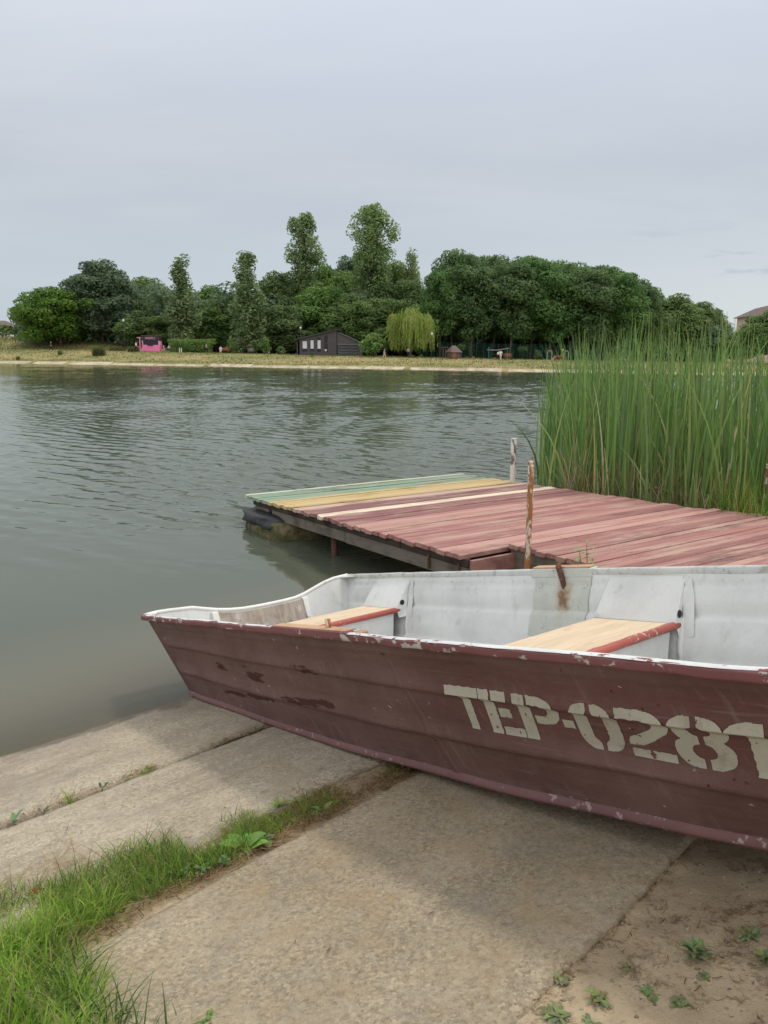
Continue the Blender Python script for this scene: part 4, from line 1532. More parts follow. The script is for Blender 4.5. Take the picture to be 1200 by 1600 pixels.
pb_ = at(822, 905, 5.35); pt_ = at(830, 722, 5.35)
post('metal_post', Vector((pb_.x, pb_.y, gz(pb_.x, pb_.y) - 0.1)), pt_, 0.0225, MT['post_rust'], 'rusty orange metal post leaning beside the gap in the jetty edge', 0.006)
pb_ = at(803, 775, 9.7); pt_ = at(803, 686, 9.7)
post('metal_post', Vector((pb_.x, pb_.y, -1.6)), pt_, 0.036, MT['post_white'], 'white peeling post standing in the water at the far jetty edge')
pb_ = at(1201, 800, 7.3); pt_ = at(1203, 726, 7.3)
post('metal_post', Vector((pb_.x, pb_.y, gz(pb_.x, pb_.y) - 0.1)), pt_, 0.036, MT['post_mixed'], 'short rust and white post among the reeds at the right edge')


# ------------------------------------------------------------------ grass, reeds, weeds
def ribbons(base, height, lean, width, col, nseg=4, curve=1.0, tipw=0.12, twist=None):
    """curved blades: base (n,3), lean (n,2) horizontal reach of the tip; returns V, F, C"""
    n = len(base)
    t = np.linspace(0, 1, nseg + 1)
    ang = rng.uniform(0, 2 * PI, n) if twist is None else twist
    wx, wy = np.cos(ang), np.sin(ang)
    V = np.zeros((n, nseg + 1, 2, 3))
    for k, q in enumerate(t):
        bend = q ** (1.0 + curve)
        cx = base[:, 0] + lean[:, 0] * bend
        cy = base[:, 1] + lean[:, 1] * bend
        ll = np.hypot(lean[:, 0], lean[:, 1]) / np.maximum(height, 1e-6)
        cz = base[:, 2] + height * (q - 0.35 * np.minimum(ll, 1.2) * bend * q)
        w_ = width * (1 - (1 - tipw) * q ** 1.6) * 0.5
        V[:, k, 0] = np.stack([cx - wx * w_, cy - wy * w_, cz], -1)
        V[:, k, 1] = np.stack([cx + wx * w_, cy + wy * w_, cz], -1)
    b = (np.arange(n) * (nseg + 1) * 2)[:, None]
    k = np.arange(nseg)[None, :] * 2
    F = np.stack([b + k, b + k + 1, b + k + 3, b + k + 2], -1).reshape(-1, 4)
    C = np.repeat(col[:, None, :], (nseg + 1) * 2, 1)
    return V.reshape(-1, 3), F, C.reshape(-1, 3)


def merge(parts):
    V, F, C, o = [], [], [], 0
    for v, f, c in parts:
        V.append(v); F.append(f + o); C.append(c); o += len(v)
    return np.concatenate(V), np.concatenate(F), np.concatenate(C)


def us_np(u, s, dz=0.0):
    return np.stack([B0.x + UH.x * u + SH.x * s, B0.y + UH.y * u + SH.y * s, u * TAN + dz], -1)


GREEN = np.array([(0.29, 0.45, 0.06), (0.36, 0.53, 0.08), (0.235, 0.39, 0.06), (0.43, 0.57, 0.13), (0.18, 0.31, 0.06)])
DRY = np.array([(0.44, 0.31, 0.14), (0.36, 0.23, 0.10), (0.50, 0.39, 0.21), (0.28, 0.22, 0.09)])
DEEP = np.array([(0.075, 0.15, 0.04), (0.095, 0.19, 0.05), (0.13, 0.22, 0.06)])


def pick(pal, n):
    c = pal[rng.integers(0, len(pal), n)]
    return c * rng.uniform(0.8, 1.2, (n, 1))


parts = []
# the strip between the slabs
n = 19000
s = rng.uniform(-1.55, 0.02, n)
top = 1.855 + (s + 0.1) * 0.215 + rng.normal(0, 0.022, n)
low = np.full(n, 1.985) + rng.normal(0, 0.015, n)
q = rng.beta(1.4, 1.15, n)
u = top + (low - top) * q
clump = np.array([mnoise.noise((a * 5, b * 7, 2.2)) for a, b in zip(s, u)])
keep = clump > -0.20 + 0.10 * sstep(-1.0, -0.3, s)
s, u, clump = s[keep], u[keep], clump[keep]
n = len(s)
dryp = sstep(-0.85, -0.50, s + rng.normal(0, 0.10, n)) * 0.52 + 0.26
isdry = rng.uniform(0, 1, n) < dryp
hgt = rng.uniform(0.025, 0.078, n) * (1 + 0.9 * clump) * (1.10 - 0.55 * sstep(-0.95, -0.55, s))
hgt = np.where(rng.uniform(0, 1, n) < 0.05, hgt * 1.7, hgt)
lean = rng.normal(0, 1, (n, 2)) * hgt[:, None] * 0.5
lean[isdry] *= 1.8
hgt = np.where(isdry, hgt * 0.7, hgt)
col = np.where(isdry[:, None], pick(DRY, n), pick(np.vstack([GREEN, DEEP]), n))
parts.append(ribbons(us_np(u, s, -0.02), hgt, lean, rng.uniform(0.0018, 0.0042, n), col))
# the long bright grass in the corner
n = 26000
s = rng.uniform(-2.7, -1.28, n)
u = rng.uniform(1.40, 3.0, n)
edge = -1.435 - 0.19 * (u - 2.08) + 0.015 * np.sin(u * 9) + rng.normal(0, 0.022, n)
topu = 1.86 + (s + 0.1) * 0.215
keep = ((s < edge) | ((u < 1.98) & (s < -1.2))) & (u > topu + rng.normal(0, 0.03, n))
thin = np.array([mnoise.noise((a * 4, b * 4, 7.7)) for a, b in zip(s, u)])
keep &= ~((u < 1.76) & (thin < 0.16))
s, u = s[keep], u[keep]
n = len(s)
hgt = rng.uniform(0.055, 0.14, n) * (0.55 + 0.55 * sstep(1.58, 1.95, u))
lean = rng.normal(0, 1, (n, 2)) * hgt[:, None] * 0.38 + np.array([0.02, 0.0])
col = pick(GREEN, n)
col[rng.uniform(0, 1, n) < 0.09] = (0.46, 0.39, 0.20)
col *= (1.14 + 0.35 * thin[keep])[:, None]
parts.append(ribbons(us_np(u, s, -0.03), hgt, lean, rng.uniform(0.0028, 0.0062, n), col, 5))
# darker, broader blades at the slab corner
n = 420
s = rng.normal(-1.50, 0.04, n); u = rng.uniform(2.05, 2.9, n)
hgt = rng.uniform(0.07, 0.15, n)
parts.append(ribbons(us_np(u, s, -0.03), hgt, rng.normal(0, 1, (n, 2)) * hgt[:, None] * 0.55, rng.uniform(0.003, 0.007, n), pick(DEEP, n), 5))
# moss-like tufts along the crack between the first two slabs
n = 900
s = rng.uniform(-0.55, 0.06, n)
keep = np.array([mnoise.noise((a * 6, 1.1, 4.2)) for a in s]) > 0.02
s = s[keep]; n = len(s)
u = 0.972 + rng.normal(0, 0.008, n)
hgt = rng.uniform(0.008, 0.026, n)
parts.append(ribbons(us_np(u, s, -0.012), hgt, rng.normal(0, 1, (n, 2)) * hgt[:, None] * 0.9, rng.uniform(0.0015, 0.003, n), pick(np.array([(0.12, 0.12, 0.035), (0.2, 0.165, 0.06), (0.085, 0.11, 0.03)]), n), 3))
# rough grass on the bank beside the inner end of the jetty
n = 9000
al_ = rng.uniform(3.75, 7.5, n); ac_ = rng.uniform(3.22, 5.6, n) + np.maximum(0, 4.4 - al_) * 0.5
bx_ = JO.x + JD.x * al_ + JA.x * ac_; by_ = JO.y + JD.y * al_ + JA.y * ac_
zz = np.maximum(ground_np(bx_, by_), 0.0)
cl_ = np.array([mnoise.noise((a * 2.2, b * 2.2, 5.5)) for a, b in zip(bx_, by_)])
hgt = rng.uniform(0.12, 0.38, n) * (1 + 0.5 * cl_) + np.maximum(0, 0.58 - zz) * 1.05
lean = rng.normal(0, 1, (n, 2)) * 0.13
parts.append(ribbons(np.stack([bx_, by_, zz - 0.03], -1), hgt, lean, rng.uniform(0.005, 0.011, n), pick(np.vstack([GREEN, DEEP, DRY[:1]]), n), 5))
# a few blades beneath the jetty's step
n = 90
bb = at(800, 900, 5.15)
bx_ = bb.x + rng.normal(0, 0.05, n); by_ = bb.y + rng.normal(0, 0.05, n)
hgt = rng.uniform(0.10, 0.36, n)
parts.append(ribbons(np.stack([bx_, by_, ground_np(bx_, by_) - 0.02], -1), hgt, rng.normal(0, 0.07, (n, 2)), rng.uniform(0.003, 0.006, n), pick(np.vstack([GREEN[:4], DRY[:2]]), n), 5))
V, F, C = merge(parts)
tag(link('grass', np_mesh('grass', V, F, None, C, False), MT['blades']), kind='stuff')

# dead straw and bits of stalk along the joints and on the bare earth
def straw(u, s, ln, col, dz=0.006):
    n = len(u)
    a = rng.uniform(0, 2 * PI, n)
    b = us_np(u, s, dz)
    if dz == 0.0:
        b[:, 2] += [rough(q[0], q[1]) + 0.002 for q in b]
    d = np.stack([np.cos(a), np.sin(a)], -1) * ln[:, None]
    rise = (d[:, 0] * UH.x + d[:, 1] * UH.y) * TAN
    w_ = rng.uniform(0.0009, 0.0024, n)
    V = np.zeros((n, 3, 2, 3))
    k_ = rng.normal(0, 0.09, n)
    for k, q in enumerate((0, 0.5, 1.0)):
        ox = d[:, 0] * q - d[:, 1] * k_ * q * (1 - q) * 2
        oy = d[:, 1] * q + d[:, 0] * k_ * q * (1 - q) * 2
        z = b[:, 2] + (ox * UH.x + oy * UH.y) * TAN + rng.uniform(0, 0.008, n) * (q != 0.5)
        px, py = -np.sin(a) * w_ / 2, np.cos(a) * w_ / 2
        V[:, k, 0] = np.stack([b[:, 0] + ox - px, b[:, 1] + oy - py, z], -1)
        V[:, k, 1] = np.stack([b[:, 0] + ox + px, b[:, 1] + oy + py, z], -1)
    bi = (np.arange(n) * 6)[:, None]; kk = np.arange(2)[None, :] * 2
    F = np.stack([bi + kk, bi + kk + 1, bi + kk + 3, bi + kk + 2], -1).reshape(-1, 4)
    return V.reshape(-1, 3), F, np.repeat(col[:, None, :], 6, 1).reshape(-1, 3)


STRAW = np.array([(0.46, 0.34, 0.19), (0.36, 0.24, 0.12), (0.28, 0.17, 0.09), (0.55, 0.45, 0.30), (0.17, 0.10, 0.06)])
parts = []
n = 1100; s = rng.uniform(-2.2, 0.0, n); u = 0.955 + 0.004 * s + rng.normal(0, 0.022, n)
keep = np.array([mnoise.noise((a * 4, 3.3, 1.2)) for a in s]) > -0.25
parts.append(straw(u[keep], s[keep], rng.uniform(0.008, 0.045, keep.sum()), pick(STRAW, keep.sum())))
n = 1500; s = rng.uniform(-1.5, 0.25, n); u = 2.0 + rng.normal(0, 0.022, n)
parts.append(straw(u, s, rng.uniform(0.012, 0.07, n), pick(STRAW, n)))
n = 600; s = rng.uniform(-0.5, 0.3, n); u = 1.9 + rng.normal(0, 0.07, n)
parts.append(straw(u, s, rng.uniform(0.01, 0.06, n), pick(STRAW[1:], n)))
n = 6500; s = rng.uniform(-1.2, 1.2, n); u = 3.03 + 1.1 * rng.uniform(0, 1, n) ** 1.5
cl_ = np.array([mnoise.noise((a * 3.1, b * 3.1, 8.8)) for a, b in zip(s, u)])
keep = ((cl_ > 0.14) | (u < 3.09)) & (rng.uniform(0, 1, n) < 0.6)
parts.append(straw(u[keep], s[keep], rng.uniform(0.005, 0.028, keep.sum()), pick(STRAW[[1, 0, 3, 2, 0]], keep.sum()), 0.000))
n = 46; s = rng.uniform(-1.4, 0.6, n); u = rng.uniform(2.05, 3.0, n)
parts.append(straw(u, s, rng.uniform(0.004, 0.03, n), pick(STRAW, n), 0.009))
n = 60; s = rng.uniform(-1.7, -0.1, n); u = rng.uniform(0.2, 1.75, n)
parts.append(straw(u, s, rng.uniform(0.006, 0.05, n), pick(STRAW, n), 0.008))
n = 120; s = rng.uniform(-1.75, -1.2, n); u = rng.uniform(1.45, 1.62, n)
parts.append(straw(u, s, rng.uniform(0.05, 0.18, n), pick(STRAW[[0, 3]], n), 0.012))
V, F, C = merge(parts)
tag(link('straw_litter', np_mesh('straw_litter', V, F, None, C, False), MT['blades']), kind='stuff')

# grit and small stones
n = 2600
gu = np.concatenate([rng.uniform(3.05, 4.2, 1700), rng.uniform(2.05, 3.04, 500), rng.uniform(0.1, 1.8, 400)])
gs = rng.uniform(-1.45, 1.1, n)
r_ = rng.uniform(0.0015, 0.0048, n) * np.where(gu > 3.04, 1.25, 0.75)
octv = np.array([(1, 0, 0), (0, 1, 0), (-1, 0, 0), (0, -1, 0), (0, 0, 0.7), (0, 0, -0.7)], float)
octf = np.array([(0, 1, 4), (1, 2, 4), (2, 3, 4), (3, 0, 4), (1, 0, 5), (2, 1, 5), (3, 2, 5), (0, 3, 5)])
base = us_np(gu, gs, 0.0)
base[:, 2] += np.where(gu > 3.04, [rough(q[0], q[1]) for q in base], 0.005)
V = base[:, None, :] + octv[None] * r_[:, None, None] * rng.uniform(0.6, 1.4, (n, 6, 1))
F = (np.arange(n)[:, None, None] * 6 + octf[None]).reshape(-1, 3)
gc = pick(np.array([(0.35, 0.30, 0.23), (0.22, 0.19, 0.15), (0.5, 0.44, 0.36), (0.28, 0.2, 0.13)]), n)
tag(link('grit', np_mesh('grit', V.reshape(-1, 3), F, None, np.repeat(gc, 6, 0), False), MT['weed_leaf']), kind='stuff')

# reeds standing in the shallows behind the jetty
n = 13500
ry = rng.uniform(6.3, 17.5, n); rx = rng.uniform(1.5, 12.5, n)
ac = (rx - JO.x) * JA.x + (ry - JO.y) * JA.y
alg = (rx - JO.x) * JD.x + (ry - JO.y) * JD.y
leftb = 0.205 * ry + 0.16 * np.array([mnoise.noise((y * 0.9, 3, 1)) for y in ry])
inn = (ac > 3.52) & (ac < 9.2) & (rx > leftb) & (rx < 0.74 * ry) & (alg < 5.2)
dl = rx - leftb
inn &= rng.uniform(0, 1, n) < 0.25 + 0.75 * sstep(0.0, 0.7, dl)
rx, ry, dl, ac = rx[inn], ry[inn], dl[inn], ac[inn]
cln = np.array([mnoise.noise((a * 1.4, b * 1.4, 6.1)) for a, b in zip(rx, ry)])
kp = (cln > -0.45) & (rng.uniform(0, 1, len(rx)) < 0.55 + 0.45 * (ac < 5.6))
rx, ry, dl, cln, ac = rx[kp], ry[kp], dl[kp], cln[kp], ac[kp]
n = len(rx)
hgt = rng.normal(2.05, 0.23, n) * (0.80 + 0.20 * sstep(0.0, 0.9, dl)) + 0.16 * cln + 0.20
hgt *= np.where(rng.uniform(0, 1, n) < 0.25, rng.uniform(0.45, 0.85, n), 1.0)
hgt = np.minimum(hgt, 2.55)
la = rng.uniform(0, 2 * PI, n); lr = np.abs(rng.normal(0, 0.13, n)) * hgt
lr = np.where(rng.uniform(0, 1, n) < 0.06, lr * 2.0 + 0.12, lr)
lean = np.stack([np.cos(la) * lr - 0.04, np.sin(la) * lr], -1)
RG = np.array([(0.105, 0.205, 0.050), (0.140, 0.255, 0.060), (0.085, 0.165, 0.05), (0.185, 0.29, 0.08), (0.12, 0.195, 0.080), (0.23, 0.28, 0.09)])
col = pick(RG, n)
dry = rng.uniform(0, 1, n) < 0.06
col[dry] = pick(np.array([(0.45, 0.36, 0.2), (0.36, 0.25, 0.12), (0.55, 0.47, 0.33)]), dry.sum())
hgt[dry] *= rng.uniform(0.25, 0.9, dry.sum())
p1 = ribbons(np.stack([rx, ry, np.full(n, -0.15)], -1), hgt + 0.15, lean, rng.uniform(0.018, 0.042, n), col * 1.2, 8, 1.3, 0.10)
# dead, folded leaves low down along the front
n = 900
al2 = rng.uniform(1.5, 5.0, n); ac2 = 3.55 + np.abs(rng.normal(0, 0.35, n))
bx_ = JO.x + JD.x * al2 + JA.x * ac2; by_ = JO.y + JD.y * al2 + JA.y * ac2
h2 = rng.uniform(0.3, 1.1, n)
la = rng.uniform(0, 2 * PI, n); lr = rng.uniform(0.15, 0.8, n)
p2 = ribbons(np.stack([bx_, by_, np.full(n, 0.0)], -1), h2, np.stack([np.cos(la) * lr * 0.6, np.sin(la) * lr * 0.6], -1), rng.uniform(0.006, 0.014, n),
             pick(np.array([(0.40, 0.31, 0.17), (0.30, 0.20, 0.10), (0.55, 0.47, 0.33), (0.18, 0.12, 0.06)]), n), 6, 0.5, 0.3)
V, F, C = merge([p1, p2])
tag(link('reed_bed', np_mesh('reed_bed', V, F, None, C, False), MT['reed_blades']), kind='stuff')
# fallen stalks at the foot of the reeds
for a, b, lb in ((at(1012, 763, 8.75), at(1106, 776, 8.2), 'pale dead reed stalk lying flat at the foot of the reeds'),
                 (at(1083, 818, 7.95), at(1128, 735, 8.1), 'broken reed stalk leaning up out of the reeds')):
    m = MB()
    a = Vector(a); b = Vector(b)
    m.tube([a + (b - a) * q / 6 + Vector((0, 0, 0.02 * math.sin(q * 1.3))) for q in range(7)], [0.011, 0.012, 0.012, 0.011, 0.010, 0.009, 0.006], 6, (0.50, 0.41, 0.27))
    tag(m.build('reed_stalk', MT['weed_leaf'], None, True), lb, 'reed stalk')


def leaf(m, base, dirv, L, W, col, droop=0.4, up=0.5, n=6, fold=0.25):
    d = Vector((dirv[0], dirv[1], 0)).normalized()
    sd = Vector((-d.y, d.x, 0))
    rows = []
    for k in range(n + 1):
        q = k / n
        w_ = W * (math.sin(PI * min(1, 0.06 + q * 0.94)) ** 0.75) * (1 - 0.25 * q) * 0.5 + 0.0004
        c = base + d * (L * q) + Vector((0, 0, L * (up * q - droop * q * q)))
        rows.append([c - sd * w_ + Vector((0, 0, fold * w_)), c, c + sd * w_ + Vector((0, 0, fold * w_))])
    m.grid(rows, col)


def weed(px_u, px_s, label, n=9, L=0.05, W=0.02, col=(0.12, 0.24, 0.05), up=0.6, droop=0.5, stem=0.0, seed=0, name='weed', dz=0.0, group=None, var=0.3):
    r = random.Random(seed)
    p = us(px_u, px_s, dz)
    if px_u > 3.04:
        p.z += rough(p.x, p.y)
    o = empty(name, p)
    tag(o, label, 'weed', group)
    m = MB()
    for k in range(n):
        a = 2.4 * k + r.uniform(-0.4, 0.4)
        z = stem * (k / max(1, n - 1))
        f = 1 + r.uniform(-var, var)
        cc = tuple(v * r.uniform(0.75, 1.25) for v in col)
        leaf(m, Vector((r.uniform(-1, 1) * 0.012, r.uniform(-1, 1) * 0.012, z)), (math.cos(a), math.sin(a)), L * f, W * f, cc, droop * r.uniform(0.6, 1.3), up * r.uniform(0.6, 1.3))
    m.build('leaves', MT['weed_leaf'], o, True)
    if stem > 0:
        st = MB()
        st.tube([(0, 0, -0.01), (0.004, 0.003, stem * 0.6), (0, 0.004, stem)], [0.0035, 0.003, 0.0015], 6, (0.2, 0.25, 0.09))
        st.build('stem', MT['weed_leaf'], o, True)
    return o


def tuft(px_u, px_s, label, n=60, h=0.06, r=0.02, pal=GREEN, seed=0, dz=-0.01, wd=0.003):
    p = us(px_u, px_s, dz)
    base = np.stack([rng.normal(0, r, n), rng.normal(0, r, n), np.zeros(n)], -1)
    hh = rng.uniform(0.4, 1.1, n) * h
    V, F, C = ribbons(base, hh, rng.normal(0, 0.5, (n, 2)) * hh[:, None], rng.uniform(0.6, 1.2, n) * wd, pick(pal, n), 4)
    o = link('grass_tuft', np_mesh('grass_tuft', V, F, None, C, False), MT['blades'])
    o.location = p
    tag(o, label, 'grass tuft')
    return o


tuft(0.965, -0.725, 'low bushy green tuft in the slab crack, nearest the boat', 140, 0.036, 0.022, GREEN)
tuft(0.97, -1.06, 'thin upright tuft of grass blades in the slab crack', 26, 0.085, 0.010, GREEN[3:], wd=0.0035)
tuft(0.97, -0.81, 'tiny green sprig in the slab crack beside the bushy tuft', 24, 0.02, 0.008, GREEN)
weed(0.965, -1.265, 'small two leaved grey green seedling in the crack at the left edge', 4, 0.032, 0.015, (0.17, 0.27, 0.15), 0.8, 0.4, 0.012, 3)
weed(0.972, -0.93, 'tiny dark seedling in the slab crack left of the green sprig', 4, 0.022, 0.011, (0.09, 0.11, 0.08), 0.9, 0.4, 0.012, 4)
weed(0.966, -1.16, 'dull grey seedling in the crack right of the two leaved one', 4, 0.022, 0.011, (0.17, 0.19, 0.13), 0.8, 0.4, 0.008, 8)
weed(1.96, -0.86, 'broad leaved plantain in the grass strip between the slabs', 9, 0.062, 0.034, (0.19, 0.34, 0.075), 0.75, 0.55, 0.01, 5)
weed(1.985, -0.79, 'big lobed green leaf of a weed at the slab edge', 3, 0.058, 0.046, (0.15, 0.28, 0.10), 0.35, 0.3, 0.006, 15)
for i, (u_, s_) in enumerate(((1.95, -0.98), (1.99, -0.95), (1.98, -1.02), (1.93, -1.05))):
    weed(u_, s_, 'patch of small round clover leaves at the edge of the grass strip', 14, 0.017, 0.014, (0.15, 0.27, 0.12), 0.8, 0.5, 0.012, 20 + i, 'clover', group='clover at the slab edge')
weed(1.975, -0.56, 'pair of fresh green leaves by the brown grass at the slab edge', 6, 0.040, 0.015, (0.18, 0.31, 0.09), 0.5, 0.5, 0.0, 31)
weed(1.80, -0.62, 'light green leafy weed at the upper edge of the grass strip', 8, 0.036, 0.014, (0.22, 0.36, 0.09), 0.9, 0.5, 0.02, 33)


def wpix(px, py, **k):
    """a weed where the photograph shows it on the sloping ground"""
    d = at(px, py, 1.0) - Vector((0, 0, H))
    # meet the ramp plane z = u * tan
    den = d.z - TAN * (d.x * UH.x + d.y * UH.y)
    t = (TAN * ((0 - B0.x) * UH.x + (0 - B0.y) * UH.y) - H) / den
    p = Vector((0, 0, H)) + d * t
    return (p - B0).x * UH.x + (p - B0).y * UH.y, (p - B0).x * SH.x + (p - B0).y * SH.y


for i, (px, py, lb, nn, L_, W_, up_) in enumerate((
        (1088, 1490, 'leafy green weed, largest on the bare earth below the bow', 26, 0.050, 0.017, 0.8),
        (1172, 1456, 'sparse weed on the bare earth close to the right edge', 12, 0.042, 0.013, 0.7),
        (1198, 1505, 'weed cut by the right edge of the bare earth', 14, 0.036, 0.016, 0.9),
        (1098, 1522, 'little green sprout just below the largest weed', 8, 0.022, 0.011, 0.9),
        (1020, 1550, 'low creeping weed with oval leaves and a pink stem', 8, 0.034, 0.020, 0.4),
        (1060, 1562, 'feathery low weed right of the creeping one', 14, 0.032, 0.013, 0.5),
        (880, 1532, 'round leaved seedling against the slab edge', 9, 0.028, 0.021, 0.7),
        (868, 1588, 'grey green weed at the bottom beside the slab edge', 18, 0.055, 0.016, 0.5),
        (935, 1562, 'narrow leaved weed between the slab edge and the creeping weed', 12, 0.042, 0.012, 0.8),
        (980, 1512, 'tiny sprout on bare earth above the creeping weed', 6, 0.018, 0.009, 0.6),
        (925, 1598, 'bright weed at the very bottom of the bare earth', 9, 0.03, 0.018, 0.6),
        (322, 1596, 'small yellow green sprig on the slab at the bottom edge', 7, 0.022, 0.011, 1.0),
        (195, 1590, 'clump of light green leaves in the corner grass by the slab', 16, 0.036, 0.018, 0.9))):
    u_, s_ = wpix(px, py)
    weed(u_, s_, lb, int(nn * 1.8), L_ * 0.5, W_ * 0.55, (0.215, 0.275, 0.12) if i != 11 and i != 12 else (0.17, 0.27, 0.06), up_, 0.5, 0.02 if i in (0, 2) else 0.004, 40 + i, dz=(0.0 if u_ > 3.04 else (0.006 if i == 11 else -0.02)))

# leafy shoot growing up beside the jetty, behind the boat
bp = at(922, 905, 4.75)
bp.z = gz(bp.x, bp.y)
o = empty('leafy_shoot', bp)
tag(o, 'leafy green shoot growing beside the jetty behind the boat', 'plant')
m = MB(); st = MB()
r = random.Random(4)
hz_ = at(922, 850, 4.75).z - bp.z
for k in range(5):
    a = Vector((r.uniform(-0.03, 0.03), r.uniform(-0.02, 0.02), 0)); tpv = Vector((r.uniform(-0.10, 0.10) - 0.01, 0.03, hz_ * (1.0 - 0.10 * k)))
    st.tube([a, a.lerp(tpv, 0.5) + Vector((0.01, 0, 0)), tpv], [0.004, 0.0035, 0.002], 6, (0.2, 0.25, 0.10))
    for j in range(13):
        q = 0.35 + 0.65 * j / 12
        c = a.lerp(tpv, q)
        an = j * 2.2 + k
        leaf(m, c, (math.cos(an), math.sin(an)), 0.075 * (1.25 - 0.6 * q) + 0.02, 0.024, tuple(v * r.uniform(0.8, 1.3) for v in (0.21, 0.32, 0.11)), 0.6, 0.5)
m.build('leaves', MT['weed_leaf'], o, True)
st.build('stem', MT['weed_leaf'], o, True)
# dead leaf
u_, s_ = wpix(45, 1403)
dl_ = MB()
leaf(dl_, Vector((0, 0, 0.0)), (0.8, 0.5), 0.045, 0.02, (0.30, 0.06, 0.04), 0.5, 0.5)
o = dl_.build('dead_leaf', MT['weed_leaf'])
o.location = us(u_, s_, 0.012)
tag(o, 'dry reddish leaf lying in the grass at the left edge', 'leaf')


# ------------------------------------------------------------------ trees
def leaves_on(lobes, per_m2, size, rg, inner=0.18, flat=0.75, up_bias=0.25, aspect=0.6):
    """leaf faces spread over and through a set of lobes (cx,cy,cz,rx,ry,rz)"""
    Cs, Ns = [], []
    for (cx, cy, cz, rx, ry, rz) in lobes:
        area = 4 * PI * ((rx * ry) ** 1.6 / 3 + (rx * rz) ** 1.6 / 3 + (ry * rz) ** 1.6 / 3) ** (1 / 1.6)
        n = max(6, int(area * per_m2))
        d = rg.normal(0, 1, (n, 3)); d[:, 2] += up_bias
        d /= np.linalg.norm(d, axis=1)[:, None]
        rad = np.where(rg.uniform(0, 1, n) < inner, rg.uniform(0.3, 0.85, n), rg.normal(0.97, 0.09, n))
        Cs.append(np.array([cx, cy, cz]) + d * rad[:, None] * np.array([rx, ry, rz]))
        Ns.append(d)
    C = np.concatenate(Cs); Nn = np.concatenate(Ns)
    n = len(C)
    nn = Nn * flat + rg.normal(0, 0.42, (n, 3)); nn[:, 2] += 0.35
    nn /= np.linalg.norm(nn, axis=1)[:, None]
    t1 = np.cross(nn, rg.normal(0, 1, (n, 3))); t1 /= np.linalg.norm(t1, axis=1)[:, None]
    t2 = np.cross(nn, t1)
    L = size * rg.uniform(0.6, 1.35, n)[:, None]
    W = L * aspect
    b = nn * L * 0.12
    V = np.stack([C - t1 * L, C - t2 * W + b, C + t1 * L, C + t2 * W + b], 1).reshape(-1, 3)
    F = np.arange(n * 4).reshape(n, 4)
    return V, F


def crown_mesh(name, lobes, per_m2, size, seed, mat, **k):
    V, F = leaves_on(lobes, per_m2, size, np.random.default_rng(seed), **k)
    me = np_mesh(name, V, F)
    me.materials.append(mat)
    return me


def limb_mesh(name, paths, mat, seg=7):
    m = MB()
    for pts, rad in paths:
        m.tube(pts, rad, seg)
    me = bpy.data.meshes.new(name)
    me.from_pydata(m.v, [], m.f)
    me.polygons.foreach_set('use_smooth', [True] * len(me.polygons))
    me.materials.append(mat)
    return me


def limbs(hT, r0, lobes, rg, nlim, base_frac, wob=0.25, lean=0.0):
    paths = []
    top = Vector((lean * hT, 0, hT * 0.82))
    tr = [Vector((lean * hT * q + wob * math.sin(q * 5 + rg.uniform(0, 1)) * 0.4 * q, wob * 0.4 * math.sin(q * 4 + 2) * q, hT * 0.82 * q)) for q in [i / 8 for i in range(9)]]
    paths.append((tr, [r0 * (1.25 if i == 0 else 1.0) * (1 - 0.85 * i / 8) + 0.02 for i in range(9)]))
    for L in [lobes[i] for i in rg.permutation(len(lobes))[:nlim]]:
        c = Vector(L[:3])
        q = min(0.9, max(base_frac, (c.z / hT) * 0.62))
        k = q * 8
        i0 = min(7, int(k))
        a = tr[i0].lerp(tr[i0 + 1], k - i0)
        mid = a.lerp(c, 0.5) + Vector((0, 0, 0.06 * hT * 0.3))
        rr_ = r0 * 0.42 * (1 - q * 0.6)
        paths.append(([a, mid, c], [rr_, rr_ * 0.7, rr_ * 0.25]))
    return paths


KINDS = {}


def kind(name, height, width, lobes, per, size, leaf_mat, bark='bark', r0=0.22, nlim=10, base_frac=0.2, seed=1, lean=0.0, **k):
    rg = np.random.default_rng(seed)
    cm = crown_mesh(name + '_crown', lobes, per, size, seed, MT[leaf_mat], **k)
    tm = limb_mesh(name + '_trunk', limbs(height, r0, lobes, rg, nlim, base_frac, lean=lean), MT[bark])
    KINDS[name] = (cm, tm, height, width)


def env_lobes(rg, n, zc, rx, rz, lr, shell=(0.55, 0.85), flatten=1.0, shape=None, top=1.0):
    out = [(0, 0, zc, rx * 0.62, rx * 0.62, rz * 0.70)]
    for i in range(n):
        d = rg.normal(0, 1, 3); d /= np.linalg.norm(d)
        if d[2] < -0.9: d[2] *= -0.5
        q = rg.uniform(*shell)
        x, y, z = d * q * np.array([rx, rx, rz])
        if shape: 
            f = shape((z + rz) / (2 * rz)); x *= f; y *= f
        r = lr * rg.uniform(0.7, 1.3)
        out.append((x, y, zc + z, r, r, r * rg.uniform(0.6, 0.85) * flatten))
    return out


rgA = np.random.default_rng(21)
kind('broad_a', 16.5, 12, env_lobes(rgA, 76, 8.4, 6.0, 7.8, 1.75), 8.0, 0.26, 'leaf_broad', seed=2)
kind('broad_b', 15.5, 10, env_lobes(rgA, 66, 7.9, 5.0, 7.4, 1.55), 8.5, 0.26, 'leaf_broad', seed=3)
kind('chestnut', 18.5, 13.4, env_lobes(rgA, 120, 9.3, 6.7, 9.0, 1.5), 9.0, 0.27, 'leaf_chestnut', seed=4, up_bias=0.5)
kind('bright', 11.8, 13.6, env_lobes(rgA, 80, 5.6, 6.5, 5.9, 1.5, (0.5, 1.0)), 9.0, 0.26, 'leaf_bright', seed=5, up_bias=0.4)


